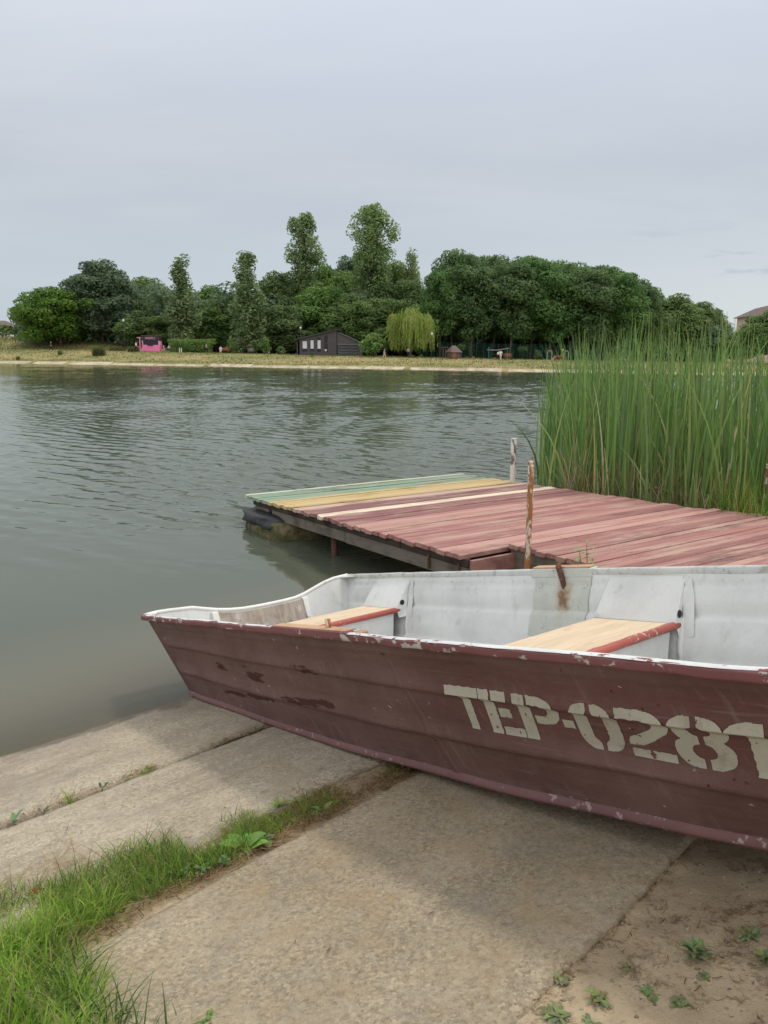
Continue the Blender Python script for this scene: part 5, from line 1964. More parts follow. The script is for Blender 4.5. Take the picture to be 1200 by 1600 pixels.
def linden(rg, zc=11.5, rx=3.7, rz=7.8):
    return env_lobes(rg, 80, zc, rx * 1.08, rz, 1.45, (0.55, 0.95), shape=lambda q: 0.72 + 0.42 * math.sin(PI * min(1, q * 1.05)))


for k_ in range(4):
    kind('linden_%d' % k_, 19.0, 8.6, linden(np.random.default_rng(60 + k_), 10.6 + 0.15 * k_, 3.7 + 0.15 * k_, 8.2), 9.0, 0.24, 'leaf_linden', seed=30 + k_, r0=0.22, nlim=12, base_frac=0.4, lean=(0.05, -0.06, 0.02, 0.09)[k_])


def poplar(rg, h, w, z0=0.10, n=90, open_=False):
    out = []
    for i in range(n):
        q = rg.uniform(0, 1) ** 0.9
        z = h * (z0 + (0.97 - z0) * q)
        ww = w * 0.5 * (1.05 - 0.70 * q ** 1.7)
        a = rg.uniform(0, 2 * PI); r = ww * rg.uniform(0.15, 0.78)
        s_ = w * 0.145 * rg.uniform(0.6, 1.3) * (1.1 - 0.42 * q)
        out.append((math.cos(a) * r, math.sin(a) * r, z, s_, s_, s_ * 1.9))
    return out


kind('poplar_a', 18.5, 5.6, poplar(np.random.default_rng(70), 18.5, 5.6), 6.5, 0.25, 'leaf_poplar', seed=41, r0=0.2, nlim=16)
kind('poplar_b', 19.0, 6.4, poplar(np.random.default_rng(71), 19.0, 6.4, 0.06, 95), 6.5, 0.25, 'leaf_poplar', seed=42, r0=0.2, nlim=16)


def tall_poplar(rg, h, w, waist):
    out = []
    # full lower body, drawn-in waist, loose rounded head
    for i in range(60):
        q = rg.uniform(0.06, waist)
        ww = w * 0.62 * (1 - 0.45 * q / waist)
        a = rg.uniform(0, 2 * PI); r = ww * rg.uniform(0.15, 0.85)
        s_ = w * 0.15 * rg.uniform(0.7, 1.3)
        out.append((math.cos(a) * r, math.sin(a) * r, h * q, s_, s_, s_ * 1.2))
    for i in range(68):
        q = rg.uniform(0, 1)
        z = h * (waist + (0.975 - waist) * q)
        ww = w * 0.5 * (math.sin(PI * (0.22 + 0.70 * q)) ** 0.7)
        a = rg.uniform(0, 2 * PI); r = ww * rg.uniform(0.1, 0.95)
        s_ = w * 0.118 * rg.uniform(0.6, 1.4)
        out.append((math.cos(a) * r, math.sin(a) * r, z, s_, s_, s_ * 1.25))
    return out


kind('tall_poplar_a', 29.0, 7.6, tall_poplar(np.random.default_rng(80), 29, 7.6, 0.64), 6.0, 0.26, 'leaf_poplar', seed=51, r0=0.3, nlim=40, base_frac=0.3)
kind('tall_poplar_b', 31.0, 9.6, tall_poplar(np.random.default_rng(83), 31, 9.6, 0.60), 6.0, 0.26, 'leaf_poplar', seed=52, r0=0.32, nlim=44, base_frac=0.3)
kind('birch', 22.0, 6.5, poplar(np.random.default_rng(90), 22, 6.5, 0.5, 55), 3.4, 0.22, 'leaf_birch', 'bark_pale', seed=53, r0=0.17, nlim=30, base_frac=0.5, lean=0.03)
kind('round_bush', 4.4, 5.0, env_lobes(np.random.default_rng(91), 40, 2.2, 2.3, 2.0, 0.7), 7.0, 0.21, 'leaf_hedge', seed=54, r0=0.08)
kind('shrub', 3.2, 2.8, env_lobes(np.random.default_rng(92), 26, 1.6, 1.2, 1.5, 0.5), 8.0, 0.18, 'leaf_broad', seed=55, r0=0.05)
kind('lollipop', 3.4, 2.0, env_lobes(np.random.default_rng(93), 22, 2.55, 0.85, 0.75, 0.36), 14.0, 0.13, 'leaf_hedge', seed=56, r0=0.06, base_frac=0.6)


def willow_mesh(seed=5):
    rg = np.random.default_rng(seed)
    C, D = [], []
    tops = []
    for i in range(46):
        d = rg.normal(0, 1, 3); d[2] = abs(d[2]); d /= np.linalg.norm(d)
        tops.append(np.array([d[0] * 3.9, d[1] * 3.9, 4.9 + d[2] * 3.1]) * np.array([rg.uniform(0.35, 1), rg.uniform(0.35, 1), 1]))
    V, F, o = [], [], 0
    n_st = 0
    for tpos in tops:
        for j in range(17):
            p = tpos + rg.normal(0, 0.48, 3) * np.array([1, 1, 0.5])
            ln = rg.uniform(1.6, 4.6)
            ln = min(ln, p[2] - rg.uniform(0.6, 1.8))
            if ln < 0.5: continue
            out = np.array([p[0], p[1], 0]) / (np.linalg.norm(p[:2]) + 1e-6)
            k = int(ln / 0.15)
            q = np.linspace(0, 1, k)
            pos = p + out * (0.55 * np.sqrt(q)[:, None]) + np.stack([rg.normal(0, 0.05, k), rg.normal(0, 0.05, k), -q * ln + 0.25 * np.sin(q * 3) * (1 - q)], -1)
            C.append(pos)
    C = np.concatenate(C); n = len(C)
    a = rg.uniform(0, 2 * PI, n)
    t1 = np.stack([np.cos(a) * 0.35, np.sin(a) * 0.35, -np.ones(n)], -1); t1 /= np.linalg.norm(t1, axis=1)[:, None]
    t2 = np.stack([-np.sin(a), np.cos(a), np.zeros(n)], -1)
    L = rg.uniform(0.11, 0.24, n)[:, None]
    V = np.stack([C - t1 * L, C - t2 * L * 0.34, C + t1 * L, C + t2 * L * 0.34], 1).reshape(-1, 3)
    me = np_mesh('willow_crown', V, np.arange(n * 4).reshape(n, 4))
    me.materials.append(MT['leaf_willow'])
    lob = [(t_[0], t_[1], t_[2], 1, 1, 1) for t_ in tops]
    tm = limb_mesh('willow_trunk', limbs(8.2, 0.26, lob, rg, 22, 0.25), MT['bark'])
    KINDS['willow'] = (me, tm, 8.4, 9.4)


willow_mesh()

FIRST = {}
tree_r = random.Random(12)


def place(kd, px, top_py, wid_px, Y, label, cat='tree', group=None, name='tree', hscale=None):
    p = at(px, 550, Y)
    x = p.x
    z = gz(x, Y)
    top = at(px, top_py, Y).z
    cm, tm, h0, w0 = KINDS[kd]
    sz = (top - z) / h0
    zc_ = (Vector((x, Y, z)) - Vector((0, 0, H))).dot(_f)
    sx = (wid_px / FPX * zc_) / w0
    if kd not in FIRST:
        o = empty(name, (0, 0, 0))
        a = link('trunk', tm, None, o)
        b = link('crown', cm, None, o)
        FIRST[kd] = o
    else:
        o = copy_tree(FIRST[kd])
        o.name = name
    o.location = (x, Y, z - 0.05)
    o.rotation_euler = (0, 0, tree_r.uniform(0, 6.28))
    o.scale = (sx, sx, sz)
    for key in ('group',):
        if key in o: del o[key]
    tag(o, label, cat, group)
    return o


# left to right along the far bank
place('bright', 96, 448, 128, 152, 'broad bright green tree, leftmost large tree on the far bank', name='broad_tree')
place('chestnut', 162, 399, 118, 157, 'big dome shaped dark green chestnut on the left of the far bank', name='chestnut_tree')
place('broad_b', 232, 427, 96, 172, 'mid green tree right of the big dark chestnut, behind the kiosk', name='broad_tree')
place('broad_a', 236, 482, 96, 152, 'low spreading tree directly behind the pink kiosk', name='broad_tree')
place('broad_b', 205, 446, 80, 168, 'tree filling the gap between chestnut and kiosk', name='broad_tree')
place('poplar_a', 287, 401, 62, 146, 'slim poplar, leftmost of the slender poplars', name='poplar_tree')
place('broad_a', 338, 440, 104, 172, 'pale green round topped tree between the two slim poplars', name='broad_tree')
place('broad_b', 338, 468, 84, 154, 'lower dark tree between the two slim poplars', name='broad_tree')
place('poplar_b', 389, 394, 68, 144, 'slim poplar, second from the left, standing by the grey bench', name='poplar_tree')
place('broad_b', 436, 417, 88, 160, 'dark green tree at the left foot of the first tall poplar', name='broad_tree')
place('broad_b', 445, 472, 90, 148, 'low dark tree just left of the grey pavilion', name='broad_tree')
place('tall_poplar_a', 474, 336, 62, 162, 'tall poplar with a loose head, left of the two tallest', name='poplar_tree')
place('broad_a', 514, 402, 96, 172, 'tree in the gap between the two tallest poplars', name='broad_tree')
place('broad_b', 506, 440, 96, 154, 'yellowish green tree above the grey pavilion roof', name='broad_tree')
place('chestnut', 545, 393, 80, 178, 'very dark crown behind the tallest poplar on its left', name='chestnut_tree')
place('tall_poplar_b', 580, 321, 80, 158, 'tallest poplar on the far bank, with an open spreading head', name='poplar_tree')
place('broad_a', 556, 452, 100, 150, 'dark tree behind the right end of the grey pavilion', name='broad_tree')
place('broad_a', 616, 396, 98, 166, 'broad dark tree on the right flank of the tallest poplar', name='broad_tree')
place('broad_b', 640, 430, 80, 156, 'tree above and behind the weeping willow', name='broad_tree')
place('birch', 640, 390, 50, 160, 'thin airy tree with pale stems right of the tallest poplar', name='birch_tree')
place('broad_b', 604, 462, 92, 148, 'dark tree behind the round bush', name='broad_tree')

lin = [(688, 412, 60, 137), (706, 389, 66, 143), (735, 393, 74, 137), (768, 396, 74, 143), (796, 400, 76, 137), (828, 400, 76, 143),
       (858, 405, 76, 138), (888, 408, 76, 144), (916, 412, 74, 139), (944, 416, 70, 146), (966, 424, 68, 141), (990, 434, 62, 149)]
for i, (px, tp_, wd_, Y_) in enumerate(lin):
    place('linden_%d' % (i % 4), px, tp_, wd_, Y_, 'tall linden in the long dense grove right of the willow, bare trunk below', group='lindens of the long grove', name='linden_tree')
for i, (px, tp_, wd_, Y_) in enumerate(((700, 408, 80, 154), (745, 399, 84, 156), (785, 401, 84, 157), (825, 404, 84, 158), (865, 408, 84, 159), (905, 414, 84, 160), (945, 422, 80, 161), (985, 442, 70, 162), (722, 396, 70, 150), (758, 397, 70, 151), (790, 399, 70, 150), (814, 400, 70, 151), (843, 402, 70, 150), (872, 405, 70, 152), (902, 409, 70, 151), (930, 414, 66, 152), (955, 420, 64, 152), (1004, 444, 60, 154))):
    place('linden_%d' % ((i + 2) % 4), px, tp_, wd_, Y_, 'tall linden in the long dense grove right of the willow, bare trunk below', group='lindens of the long grove', name='linden_tree')
place('broad_a', 1046, 453, 108, 158, 'round topped tree just right of the long linden grove', name='broad_tree')
place('broad_b', 1088, 466, 82, 160, 'tree near the gap of sky at the right end of the trees', name='broad_tree')
place('broad_b', 1112, 478, 50, 166, 'last tree before the gap of sky on the right', name='broad_tree')
place('broad_a', 1022, 478, 60, 150, 'lower tree at the right foot of the linden grove', name='broad_tree')
place('broad_a', 1206, 478, 112, 118, 'dark tree in front of the brown roof at the right edge', name='broad_tree')
place('broad_b', 1158, 514, 60, 150, 'low dark bushy tree in the gap of sky on the right', name='broad_tree')
place('willow', 641, 477, 88, 131, 'weeping willow with hanging yellow green branches', name='weeping_willow')
place('broad_a', 268, 446, 84, 160, 'tree behind the leftmost slim poplar', name='broad_tree')
place('broad_b', 372, 452, 80, 158, 'tree behind the second slim poplar on its left', name='broad_tree')
place('broad_a', 410, 470, 76, 152, 'low dark tree between the second slim poplar and the pavilion', name='broad_tree')
place('broad_b', 480, 430, 100, 166, 'dark tree behind the left one of the two tallest poplars', name='broad_tree')
place('broad_a', 580, 430, 110, 170, 'dark tree behind the foot of the tallest poplar', name='broad_tree')
place('broad_b', 655, 470, 60, 147, 'dark tree between the willow and the linden grove', name='broad_tree')
place('round_bush', 582, 517, 48, 128, 'round light green bush tree between pavilion and willow', 'bush', name='round_bush')
for px, tp_, wd_, Y_, lb in ((12, 506, 40, 165, 'low green bush at the left edge of the far bank'), (40, 508, 36, 170, 'bush behind the left edge of the bright green tree'),
                              (415, 525, 22, 140, 'upright shrub beside the grey bench'), (360, 527, 20, 141, 'dark shrub between the slim poplars, right of the red bench'),
                              (440, 540, 18, 136, 'small dark bush against the left side of the pavilion'), (487, 548, 8, 127, 'tiny dark bush in front of the pavilion windows'),
                              (659, 553, 7, 127, 'little dark conifer like bush in front of the willow'), (395, 530, 16, 143, 'bush right behind the second slim poplar'),
                              (840, 545, 14, 131, 'small shrub between two clipped ball trees'), (130, 520, 40, 158, 'bush under the big chestnut'), (1010, 530, 40, 146, 'bush at the right foot of the linden grove')):
    place('shrub', px, tp_, wd_, Y_, lb, 'bush', name='shrub')
for px, tp_, wd_, lb in ((332, 527, 14, 'clipped ball tree, leftmost, right of the long hedge'), (721, 536, 17, 'clipped ball tree right of the little wooden hut'),
                          (817, 539, 17, 'clipped ball tree right of the red bench with two people'), (858, 544, 12, 'clipped ball tree left of the playground')):
    place('lollipop', px, tp_, wd_, 134, lb, 'tree', name='ball_tree')

# dim undergrowth and the wood behind, one mass nobody could count
rg = np.random.default_rng(99)
lob = []
for k in range(700):
    px = rg.uniform(40, 1130)
    Y_ = rg.uniform(152, 190)
    p = at(px, 550, Y_)
    zt = gz(p.x, Y_)
    hh = (rg.uniform(0.6, 3.0), rg.uniform(2.5, 6.0), rg.uniform(5.0, 11.0))[k % 3]
    if px < 115: hh = min(hh, 4.5)
    if px > 1075: hh = min(hh, 4.2)
    s_ = rg.uniform(2.0, 3.4)
    lob.append((p.x, Y_, zt + hh, s_, s_, s_ * 0.8))
tag(link('far_wood', crown_mesh('far_wood', lob, 2.6, 0.45, 77, MT['leaf_chestnut']), None), kind='stuff')

# clipped hedge
hp0, hp1 = at(271, 550, 139), at(325, 551, 137)
hv_ = []
o = empty('hedge', ((hp0.x + hp1.x) / 2, 138, gz((hp0.x + hp1.x) / 2, 138)))
tag(o, 'long rounded clipped green hedge right of the pink kiosk', 'hedge')
lob = []
hl = hp1.x - hp0.x
for k in range(60):
    x = -hl / 2 + hl * (k % 20) / 19
    zz = (0.5, 1.2, 1.85)[k // 20]
    lob.append((x, rg.uniform(-0.3, 0.3), zz, 0.55, 0.75, 0.55))
hm = crown_mesh('foliage', lob, 14, 0.13, 12, MT['leaf_hedge'])
link('foliage', hm, None, o)

# tufts of rushes at the foot of the far bank
for i, (px, py0, wpx, hpx, lb) in enumerate(((152, 568, 18, 18, 'largest clump of rushes at the far waterline, on the left'), (207, 568, 16, 10, 'clump of rushes at the far waterline below the kiosk'), (180, 567, 22, 8, 'low rushes between the two larger clumps'),
                                    (24, 567, 3, 8, 'single small tuft of rushes at the far waterline, near the left edge'), (91, 567, 4, 9, 'single tuft of rushes at the far waterline below the man in black'), (300, 569, 34, 7, 'long low brown green clump at the waterline below the hedge'),
                                    (600, 574, 8, 4, 'dark little tuft on the edging below the round bush'), (641, 575, 8, 5, 'dark little tuft on the edging below the willow'))):
    d = at(px, py0, 1.0) - Vector((0, 0, H))
    tdist = -H / d.z
    P_ = Vector((0, 0, H)) + d * tdist + FN * 0.7
    n = int(60 + wpx * 22)
    wx = wpx / FPX * P_.y; hh = hpx / FPX * P_.y
    base = np.stack([rng.uniform(-0.5, 0.5, n) * wx, rng.normal(0, 0.22, n), np.full(n, -0.3)], -1)
    h_ = rng.uniform(0.5, 1.05, n) * hh + 0.3
    pal = np.array([(0.10, 0.15, 0.05), (0.15, 0.19, 0.07), (0.22, 0.20, 0.10)]) if i != 5 else np.array([(0.16, 0.16, 0.07), (0.2, 0.15, 0.08), (0.12, 0.11, 0.05)])
    V, F, C = ribbons(base, h_, rng.normal(0, 0.2, (n, 2)) * h_[:, None], np.full(n, 0.07), pick(pal, n), 3)
    o = link('rush_clump', np_mesh('rush_clump', V, F, None, C), MT['blades'])
    o.location = (P_.x, P_.y, max(0.0, gz(P_.x, P_.y)))
    tag(o, lb, 'rushes')

# dry grass of the far bank, short blades that break its outline
n = 52000
tt = rng.uniform(-60, 130, n); ee = 1.8 + 30 * rng.uniform(0, 1, n) ** 1.1
bx_ = FS0.x + FT.x * tt + FN.x * ee; by_ = FS0.y + FT.y * tt + FN.y * ee
onpath = (ee > 17.8) & (ee < 20.8)
bx_, by_, ee, tt = bx_[~onpath], by_[~onpath], ee[~onpath], tt[~onpath]
n = len(bx_)
zz = ground_np(bx_, by_)
cl_ = np.array([mnoise.noise((a * 0.25, b * 0.6, 3.1)) for a, b in zip(bx_, by_)])
tall = (ee > 21.0) & (tt < 8)
hgt = rng.uniform(0.10, 0.30, n) * (1 + 0.6 * cl_) * np.where(tall, 2.3, 1.0)
pal = np.where((cl_ > -0.02)[:, None], pick(np.array([(0.17, 0.20, 0.065), (0.24, 0.24, 0.09), (0.13, 0.17, 0.055)]), n), pick(np.array([(0.42, 0.33, 0.15), (0.36, 0.29, 0.13), (0.47, 0.39, 0.20), (0.27, 0.25, 0.10)]), n))
V, F, C = ribbons(np.stack([bx_, by_, zz - 0.02], -1), hgt, rng.normal(0, 0.12, (n, 2)), rng.uniform(0.05, 0.12, n), pal, 2)
tag(link('bank_grass', np_mesh('bank_grass', V, F, None, C), MT['blades']), kind='stuff')


# ------------------------------------------------------------------ things on the far bank
def gp(px, Y):
    p = at(px, 550, Y)
    return Vector((p.x, Y, gz(p.x, Y)))


def mpp(Y):
    return Y * math.cos(PITCH) / FPX          # metres per photo pixel out there


# pink kiosk
K = gp(236, 139)
k = mpp(139)
o = empty('kiosk', K, math.radians(4))
tag(o, 'pink snack kiosk with a dark sign board and serving window', 'kiosk')
W2 = 13.2 * k
m = MB(); m.box(-W2, W2, 0.0, 2.2, 0.0, 1.22); m.build('counter_wall', MT['pink'], o)
m = MB(); m.box(-W2, W2, 0.25, 2.2, 1.22, 2.0); m.box(-W2, -W2 + 0.16, 0, 0.25, 1.22, 2.02); m.box(W2 - 0.16, W2, 0, 0.25, 1.22, 2.02); m.build('frame_post', MT['pink_pale'], o)
m = MB(); m.box(-W2 + 0.18, W2 - 0.18, 0.235, 0.248, 1.24, 1.98); m.build('serving_window', MT['window_dark'], o)
m = MB(); m.box(-0.55, 0.45, -0.22, -0.003, 1.10, 1.24); m.build('serving_shelf', MT['dark_panel'], o)
m = MB(); m.box(-W2 - 0.08, W2 + 0.08, -0.06, 2.26, 2.02, 2.82); sgn = m.build('sign_board', MT['dark_panel'], o)
cu = bpy.data.curves.new('lettering', 'FONT')
cu.body = 'WAPPLY'; cu.size = 0.60; cu.extrude = 0.01; cu.align_x = 'CENTER'
to = bpy.data.objects.new('lettering', cu); COL.objects.link(to)
dg = bpy.context.evaluated_depsgraph_get(); dg.update()
tm_ = bpy.data.meshes.new_from_object(to.evaluated_get(dg))
bpy.data.objects.remove(to)
lt = link('lettering', tm_, MT['pink_pale'], sgn)
lt.rotation_euler = (PI / 2, 0, 0); lt.location = (0, -0.075, 2.22); lt.scale = (0.82, 1.0, 1)
m = MB(); m.box(-W2 - 0.16, W2 + 0.16, -0.14, 2.3, 2.823, 2.9); m.build('roof', MT['roof_brown'], o)
m = MB(); m.box(-W2 - 0.5, -W2 - 0.35, 0.2, 0.35, 0, 2.45); m.box(-W2 - 0.9, -W2 - 0.1, 0.15, 0.4, 2.45, 2.58); m.build('side_post', MT['pink_pale'], o)
m = MB(); m.box(-W2 - 1.4, -W2 - 0.01, 0.3, 1.3, 0.0, 0.62); m.build('side_counter', MT['cream'], o)
m = MB(); m.box(-W2 - 1.45, -W2 - 0.01, 0.25, 1.35, 0.624, 1.02); m.build('counter_top', MT['red_paint'], o)
m = MB(); m.box(-W2 + 0.2, W2 - 0.2, 0.1, 2.0, -0.2, -0.002); m.build('base', MT['dark_panel'], o)

# grey pavilion: a slatted wing with a rising roof, a lower wing with sheeted openings
P_ = gp(515, 131)
k = mpp(131)
o = empty('pavilion', P_, math.radians(-3))
tag(o, 'dark grey timber pavilion with a slanting roof and four tall windows', 'pavilion')
xl, xr, xe = (463 - 515) * k, (526 - 515) * k, (561 - 515) * k
zt0, zt1 = (553 - 528) * k, (556 - 515) * k
def roofz(x): return zt0 + (zt1 - zt0) * (x - xl) / (xr - xl)
m = MB()
wx = [(472, 480), (484.5, 490.5), (495.5, 501.5), (506.5, 512.5)]
wx = [((a - 515) * k, (b - 515) * k) for a, b in wx]
edges = [xl + 0.55] + [v for ab in wx for v in ab] + [xr]
for i in range(0, len(edges), 2):                     # piers between the windows, planked
    a, b = edges[i], edges[i + 1]
    n_ = max(1, int((b - a) / 0.16))
    for j in range(n_):
        u0, u1 = a + (b - a) * j / n_, a + (b - a) * (j + 0.94) / n_
        dz_ = 0.012 * (j % 2)
        m.hexa([(u0, -dz_, 0), (u1, -dz_, 0), (u1, 0.2, 0), (u0, 0.2, 0), (u0, -dz_, roofz(u0) - 0.2), (u1, -dz_, roofz(u1) - 0.2), (u1, 0.2, roofz(u1) - 0.2), (u0, 0.2, roofz(u0) - 0.2)])
for a, b in wx:
    m.box(a + 0.002, b - 0.002, 0.02, 0.2, 0, 0.55)
    zt = roofz(a) - 0.62
    m.hexa([(a + 0.002, 0.02, zt), (b - 0.002, 0.02, zt), (b - 0.002, 0.2, zt), (a + 0.002, 0.2, zt), (a + 0.002, 0.02, roofz(a) - 0.2), (b - 0.002, 0.02, roofz(b) - 0.2), (b - 0.002, 0.2, roofz(b) - 0.2), (a + 0.002, 0.2, roofz(a) - 0.2)])
m.build('slatted_wall', MT['slat_dark'], o)
m = MB()
m.hexa([(xl + 0.55, 6.0, 0), (xr, 6.0, 0), (xr, 6.2, 0), (xl + 0.55, 6.2, 0), (xl + 0.55, 6.0, roofz(xl)), (xr, 6.0, roofz(xr)), (xr, 6.2, roofz(xr)), (xl + 0.55, 6.2, roofz(xl))])
m.build('rear_wall', MT['slat_dark'], o)
m = MB(); m.hexa([(xl - 0.4, -0.35, zt0 - 0.28), (xr + 0.1, -0.35, zt1 - 0.2), (xr + 0.1, 6.6, zt1 - 0.2), (xl - 0.4, 6.6, zt0 - 0.28), (xl - 0.4, -0.35, zt0 - 0.08), (xr + 0.1, -0.35, zt1), (xr + 0.1, 6.6, zt1), (xl - 0.4, 6.6, zt0 - 0.08)])
m.build('roof', MT['roof_dark'], o)
for i, (a, b) in enumerate(wx):
    zt = roofz(a) - 0.64
    m = MB(); m.box(a + 0.01, b - 0.01, 0.10, 0.14, 0.56, zt); wo_ = m.build('window', MT['window_dark'], o)
    m = MB(); m.box(a + 0.01, b - 0.01, 0.06, 0.098, 0.56, 0.62); m.box(a + 0.01, b - 0.01, 0.06, 0.098, zt * 0.62, zt * 0.62 + 0.07); m.box(a + 0.01, a + 0.05, 0.062, 0.096, 0.60, zt - 0.01); m.box(b - 0.05, b - 0.01, 0.062, 0.096, 0.60, zt - 0.01); m.build('frame', MT['slat_dark'], wo_)
    if i < 3:
        m = MB(); m.box(a + 0.07, b - 0.07, 0.05, 0.058, 1.15, 1.15 + (1.4 if i else 1.6)); m.build('blind', MT['blind_white'], wo_)
    else:
        m = MB(); m.box(a + 0.1, b - 0.25, 0.05, 0.058, 0.75, 1.1); m.build('notice', MT['blind_white'], wo_)
m = MB(); m.box(xl, xl + 0.16, 0.3, 5.8, 0, zt0 - 0.4); m.box(xl + 0.16, xl + 0.55, 4.8, 5.0, 0, zt0 - 0.4); m.build('porch_screen', MT['slat_dark'], o)
zr0, zr1 = (556 - 519.5) * k, (557.5 - 537) * k
m = MB()
m.hexa([(xr + 0.105, -0.1, zr0 - 0.12), (xe + 0.2, -0.1, zr1 - 0.12), (xe + 0.2, 6.2, zr1 - 0.12), (xr + 0.105, 6.2, zr0 - 0.12), (xr + 0.105, -0.1, zr0), (xe + 0.2, -0.1, zr1), (xe + 0.2, 6.2, zr1), (xr + 0.105, 6.2, zr0)])
m.build('low_roof', MT['roof_dark'], o)
m = MB()
zb = zr1 - 0.25
m.hexa([(xr + 0.11, 0.05, zb), (xe, 0.05, zb), (xe, 0.15, zb), (xr + 0.11, 0.15, zb), (xr + 0.11, 0.05, zr0 - 0.125), (xe, 0.05, zr1 - 0.125), (xe, 0.15, zr1 - 0.125), (xr + 0.11, 0.15, zr0 - 0.125)])
m.build('gable', MT['slat_dark'], o)
m = MB(); m.box(xr + 0.11, xe + 0.05, -0.06, 0.046, zb - 0.12, zb - 0.002); m.build('fascia', MT['bench_grey'], o)
xm = (xr + xe) / 2 + 0.2
for a, b in ((xr + 0.14, xm), (xm + 0.01, xe)):
    m = MB(); rows = []
    for i in range(29):
        z = 0.02 + (zb - 0.15) * i / 28
        row = []
        for j in range(17):
            q = j / 16
            sag = 0.28 * (4 * (q - 0.5) ** 2 - 1)
            row.append((a + (b - a) * q, 0.08 - 0.09 * math.sin((z - sag) * 13) * (0.4 + 0.6 * z / zb), z))
        rows.append(row)
    m.grid(rows); m.build('tarpaulin', MT['tarp_grey'], o, True)
m = MB(); m.box(xm - 0.05, xm + 0.05, -0.02, 0.0, 0, zb - 0.125); m.box(xe + 0.005, xe + 0.1, 0.0, 6.0, 0, zb); m.build('corner_post', MT['slat_dark'], o)


# street lamps
def lamp(px, Y, h, label):
    o = empty('street_lamp', gp(px, Y))
    tag(o, label, 'street lamp')
    m = MB(); m.tube([(0, 0, -0.2), (0, 0, 0.9), (0, 0, h - 0.3)], [0.10, 0.06, 0.045], 8); m.build('pole', MT['metal_dark'], o, True)
    m = MB(); m.tube([(0, 0, h - 0.32), (0, 0, h - 0.26), (0, 0, h + 0.06), (0, 0, h + 0.12)], [0.08, 0.14, 0.19, 0.06], 10); m.build('lamp_head', MT['lamp_glass'], o, True)


lamp(195.5, 141, 5.6, 'dark lamp post in front of the big chestnut')
lamp(470, 143, 5.0, 'thin lamp post rising behind the left end of the pavilion')
lamp(674, 128, 4.0, 'lamp post standing in front of the willow on its right')


# benches
def bench_far(px, Y, wpx, mat, label):
    k = mpp(Y); w = wpx * k
    o = empty('park_bench', gp(px, Y), tree_r.uniform(-0.15, 0.15))
    tag(o, label, 'bench')
    m = MB()
    for y in (-0.22, -0.05, 0.12): m.box(-w / 2, w / 2, y, y + 0.14, 0.42, 0.47)
    m.build('seat', mat, o)
    m = MB()
    for z in (0.56, 0.72, 0.88): m.hexa([(-w / 2, 0.26 + (z - 0.5) * 0.2, z), (w / 2, 0.26 + (z - 0.5) * 0.2, z), (w / 2, 0.30 + (z - 0.5) * 0.2, z), (-w / 2, 0.30 + (z - 0.5) * 0.2, z), (-w / 2, 0.285 + (z - 0.5) * 0.2, z + 0.13), (w / 2, 0.285 + (z - 0.5) * 0.2, z + 0.13), (w / 2, 0.325 + (z - 0.5) * 0.2, z + 0.13), (-w / 2, 0.325 + (z - 0.5) * 0.2, z + 0.13)])
    m.build('backrest', mat, o)
    for x in (-w / 2 + 0.15, w / 2 - 0.15):
        m = MB(); m.box(x, x + 0.07, -0.2, -0.13, 0, 0.419); m.box(x, x + 0.07, 0.2, 0.27, 0, 1.0); m.box(x, x + 0.07, -0.13, 0.2, 0.36, 0.415); m.build('leg', MT['metal_dark'], o)
    return o


bench_far(351, 136, 14, MT['bench_red'], 'reddish bench with a seated person in white, below the slim poplars')
bench_far(392, 137, 10, MT['bench_grey'], 'grey bench beside the second slim poplar')
bench_far(794, 121, 13, MT['bench_red'], 'reddish bench beside two standing people in white')

# little hut, swing frame, playground
H_ = gp(709, 124); k = mpp(124)
o = empty('wooden_hut', H_, 0.5)
tag(o, 'small wooden hut with a pitched roof right of the willow', 'hut')
m = MB(); m.box(-0.85, 0.85, -0.7, 0.7, 0, 1.05); m.build('wall', MT['hut_wood'], o)
m = MB(); m.box(-0.65, 0.0, -0.715, -0.703, 0.15, 0.95); m.build('door', MT['bench_red'], o)
m = MB()
m.add([(-1.05, -0.95, 1.0), (1.05, -0.95, 1.0), (1.05, 0.95, 1.0), (-1.05, 0.95, 1.0), (-0.35, 0, 2.05), (0.35, 0, 2.05)], [(0, 1, 5, 4), (1, 2, 5), (2, 3, 4, 5), (3, 0, 4), (3, 2, 1, 0)])
m.build('roof', MT['roof_brown'], o)
m = MB()
for x in (-1.9, -1.45): m.tube([(x, 0.2, 0), (x, 0.2, 1.7)], 0.07, 6)
m.box(-2.1, -1.2, -0.2, 0.6, 1.7, 1.8); m.build('side_frame', MT['hut_wood'], o)

o = empty('swing_frame', gp(779, 124))
tag(o, 'play frame of a white beam on teal posts behind two people', 'swing frame')
k = mpp(124)
for x, c in ((-1.6, 0), (1.4, 1)):
    m = MB(); m.tube([(x + 0.05, 0, -0.1), (x, 0, 1.75)], 0.07, 8); m.box(x - 0.12, x + 0.12, -0.1, 0.1, 1.76, 1.92); m.build('post', MT['teal'], o)
m = MB(); m.tube([(-1.9, 0, 1.5), (-0.4, 0, 1.45), (0.6, 0, 1.6), (1.7, 0, 1.75)], 0.04, 8); m.build('beam', MT['metal_galv'], o)

